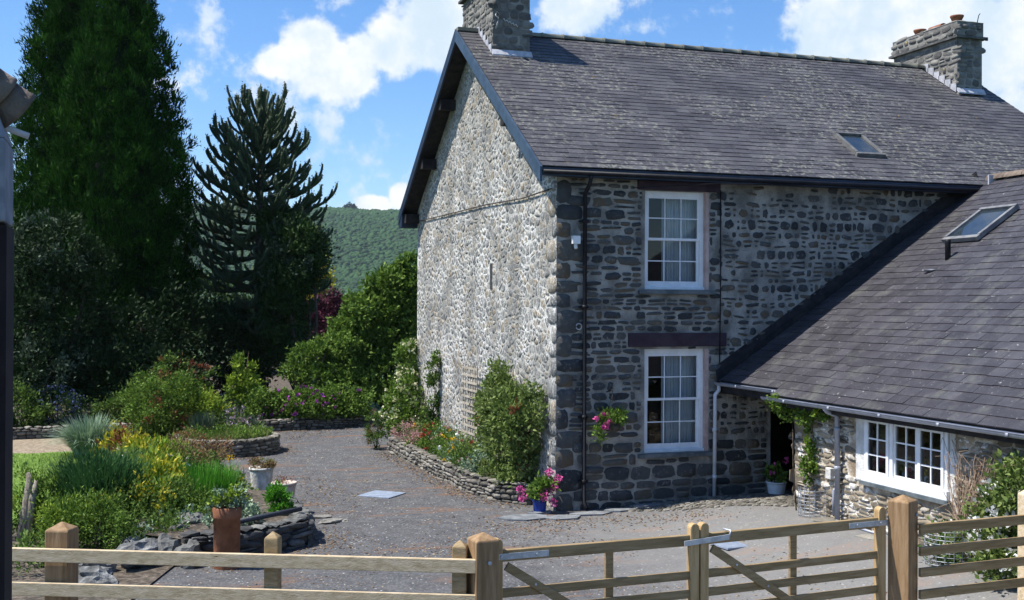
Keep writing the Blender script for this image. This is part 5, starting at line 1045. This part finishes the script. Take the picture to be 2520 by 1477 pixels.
# corner hydrangea in blue pot
pot('blue_glazed_pot','small blue glazed pot at the foot of the house corner',(-.32,-.12),.12,.2,bluepot,rings=False,z=0)
plant('pink_hydrangea','pink flowered hydrangea in the blue pot at the house corner','flowering plant',(-.32,-.12),[bp(-.32,-.12,.34,.16,.12),bp(-.25,-.1,.42,.12,.1)],G['fresh'],700,(.07,.045),z=.18,sn=5,clump=.06)
t=bpy.data.objects['pink_hydrangea']
for (x,y,z) in [(-.62,-.05,.36),(-.6,-.1,.24),(-.15,-.1,.62),(-.02,-.15,.52),(-.22,-.2,.33),(-.12,-.22,.4),(-.14,-.28,.16),(-.3,-.25,.26)]:
    foliage('flower_head',t,pink,[(x,y,z,.055,.055,.05)],110,(.03,.03),clump=.012,nc=30,seed=int(z*100),round_=True,fill=.9)
# hanging basket
t=thing('hanging_basket','hanging basket with pink petunias on the house wall between drainpipe and window','hanging basket',(.88,-.25,1.45)); f=MB(); f.lathe([(.03,-.16),(.1,-.14),(.15,-.06),(.17,0),(.15,.0),(.0,-.02)],(.88,-.27,1.42),18); f.build('basket',joint,t)
f=MB(); f.tube([(.88,-.02,1.9),(.88,-.27,1.95),(.88,-.27,1.88)],.01,5)
for a in (0,2.1,4.2): f.tube([(.88,-.27,1.88),(.88+.16*math.cos(a),-.27+.16*math.sin(a),1.43)],.004,4)
f.build('bracket',black,t); bb=[(.86,-.27,1.5,.2,.16,.12),(.66,-.3,1.38,.1,.1,.1),(.64,-.3,1.22,.05,.05,.13),(1.02,-.27,1.5,.11,.12,.1)]
foliage('leaves',t,G['fresh'],bb,1300,(.055,.03),clump=.06,nc=50,seed=81); foliage('blossoms',t,pink,[(.78,-.36,1.48,.2,.08,.07),(.72,-.38,1.42,.1,.05,.06)],110,(.05,.05),clump=.02,nc=9,seed=82,round_=True,fill=.9)
# white pot by porch
pot('white_bowl_pot','white bowl shaped pot on the cobbles by the porch doorway',(3.88,-.35),.17,.2,white,rings=False,z=.14)
plant('geranium_in_pot','small geranium with pink flowers in the white bowl pot','flowering plant',(3.88,-.35),[bp(3.88,-.35,.45,.15,.12),bp(3.95,-.35,.55,.08,.08)],G['fresh'],600,(.06,.05),fl=pink,fn=40,fs=(.045,.045),fnc=4,z=.33,sn=5,clump=.05,fblobs=[bp(3.8,-.4,.53,.06),bp(4.05,-.35,.68,.04)],stem_r=.006)
# climber and wire guards on cottage
plant('wall_creeper','green creeper hanging over the cottage corner beside the porch','climber',(2.95,-2.5),[bp(2.93,-2.35,1.72,.12,.12),bp(2.95,-2.75,1.7,.13,.12),bp(2.96,-2.75,1.4,.09,.3),bp(2.96,-2.8,1.0,.08,.3),bp(2.93,-3.2,1.78,.16,.07),bp(2.8,-2.1,1.82,.1,.09)],G['fresh'],1900,(.055,.035),z=.22,clump=.07,sn=2,tip=(G['lime'],500))
def guard(c,r,z0,z1,label):
    f=MB()
    for i in range(16): a=2*PI*i/16; f.tube([(c[0]+r*math.cos(a),c[1]+r*math.sin(a),z0),(c[0]+r*math.cos(a),c[1]+r*math.sin(a),z1)],.004,4,cap=False)
    z=z0
    while z<=z1: f.tube([(c[0]+r*math.cos(2*PI*i/16),c[1]+r*math.sin(2*PI*i/16),z) for i in range(17)],.004,4,cap=False); z+=.05
    props(f.build('wire_guard',galv),label,'wire guard','wire mesh guards round the climbers')
guard((2.88,-2.98),.2,.2,.68,'wire mesh guard round the creeper at the cottage corner'); guard((2.72,-6.1),.26,.22,.72,'wire mesh guard beside the white hydrangea')
plant('young_climber','small climber inside the wire guard near the white hydrangea','climber',(2.74,-6.1),[bp(2.74,-6.1,.45,.18,.2)],G['mid'],900,(.05,.03),z=.22,sn=4)
f=MB(); rg=random.Random(77)
for i in range(170):
    y=rg.uniform(-7.4,-5.85); p=Vector((2.98,-6.1+rg.uniform(-.3,.2),.3)); z=rg.uniform(.7,1.75); f.tube([p,Vector((2.95+rg.uniform(-.08,.03),(y+p.y)/2+rg.uniform(-.1,.1),z*.55+.1)),Vector((2.93+rg.uniform(-.1,.04),y,z)),Vector((2.9+rg.uniform(-.1,.05),y+rg.uniform(-.3,.3),z+rg.uniform(-.2,.1)))],[.007,.005,.004,.002],4,cap=False)
t=thing('bare_climber','tangle of bare brown climber stems on the cottage wall','climber',(2.95,-6.1,.3)); f.build('stems',dry,t)
plant('white_hydrangea','white flowered bush on the cottage wall behind the side fence','shrub',(2.75,-6.9),[bp(2.8,-6.95,1.05,.2,.2),bp(2.75,-7.25,1.3,.25,.3),bp(2.75,-6.85,.75,.2,.25),bp(2.7,-7.2,.6,.3,.35),bp(2.85,-7.0,1.45,.12,.12)],G['rose'],4200,(.075,.045),fl=whitep,fn=900,fs=(.045,.045),fnc=70,fclump=.05,z=.22,sn=9,fblobs=[bp(2.7,-6.95,1.0,.28),bp(2.6,-7.15,.7,.34),bp(2.7,-6.8,.65,.2)])

# ================= AIR =================
hz=bpy.data.materials.new('thin haze'); hz.use_nodes=True; t=NT(hz.node_tree); t.n.clear()
vp=t.new('ShaderNodeVolumePrincipled'); vp.inputs['Color'].default_value=(.75,.85,1,1); vp.inputs['Density'].default_value=.00008; vp.inputs['Anisotropy'].default_value=.2
t.l.new(vp.outputs[0],t.new('ShaderNodeOutputMaterial').inputs['Volume'])
mb=MB(); mb.box(-1800,1900,-40,2000,-6,160); props(mb.build('haze',hz),'thin blue air haze over the valley','haze',kind='stuff')
S.cycles.use_adaptive_sampling=True; S.cycles.max_bounces=6; S.cycles.transparent_max_bounces=12; S.cycles.diffuse_bounces=3
try: S.cycles.use_denoising=True
except Exception: pass
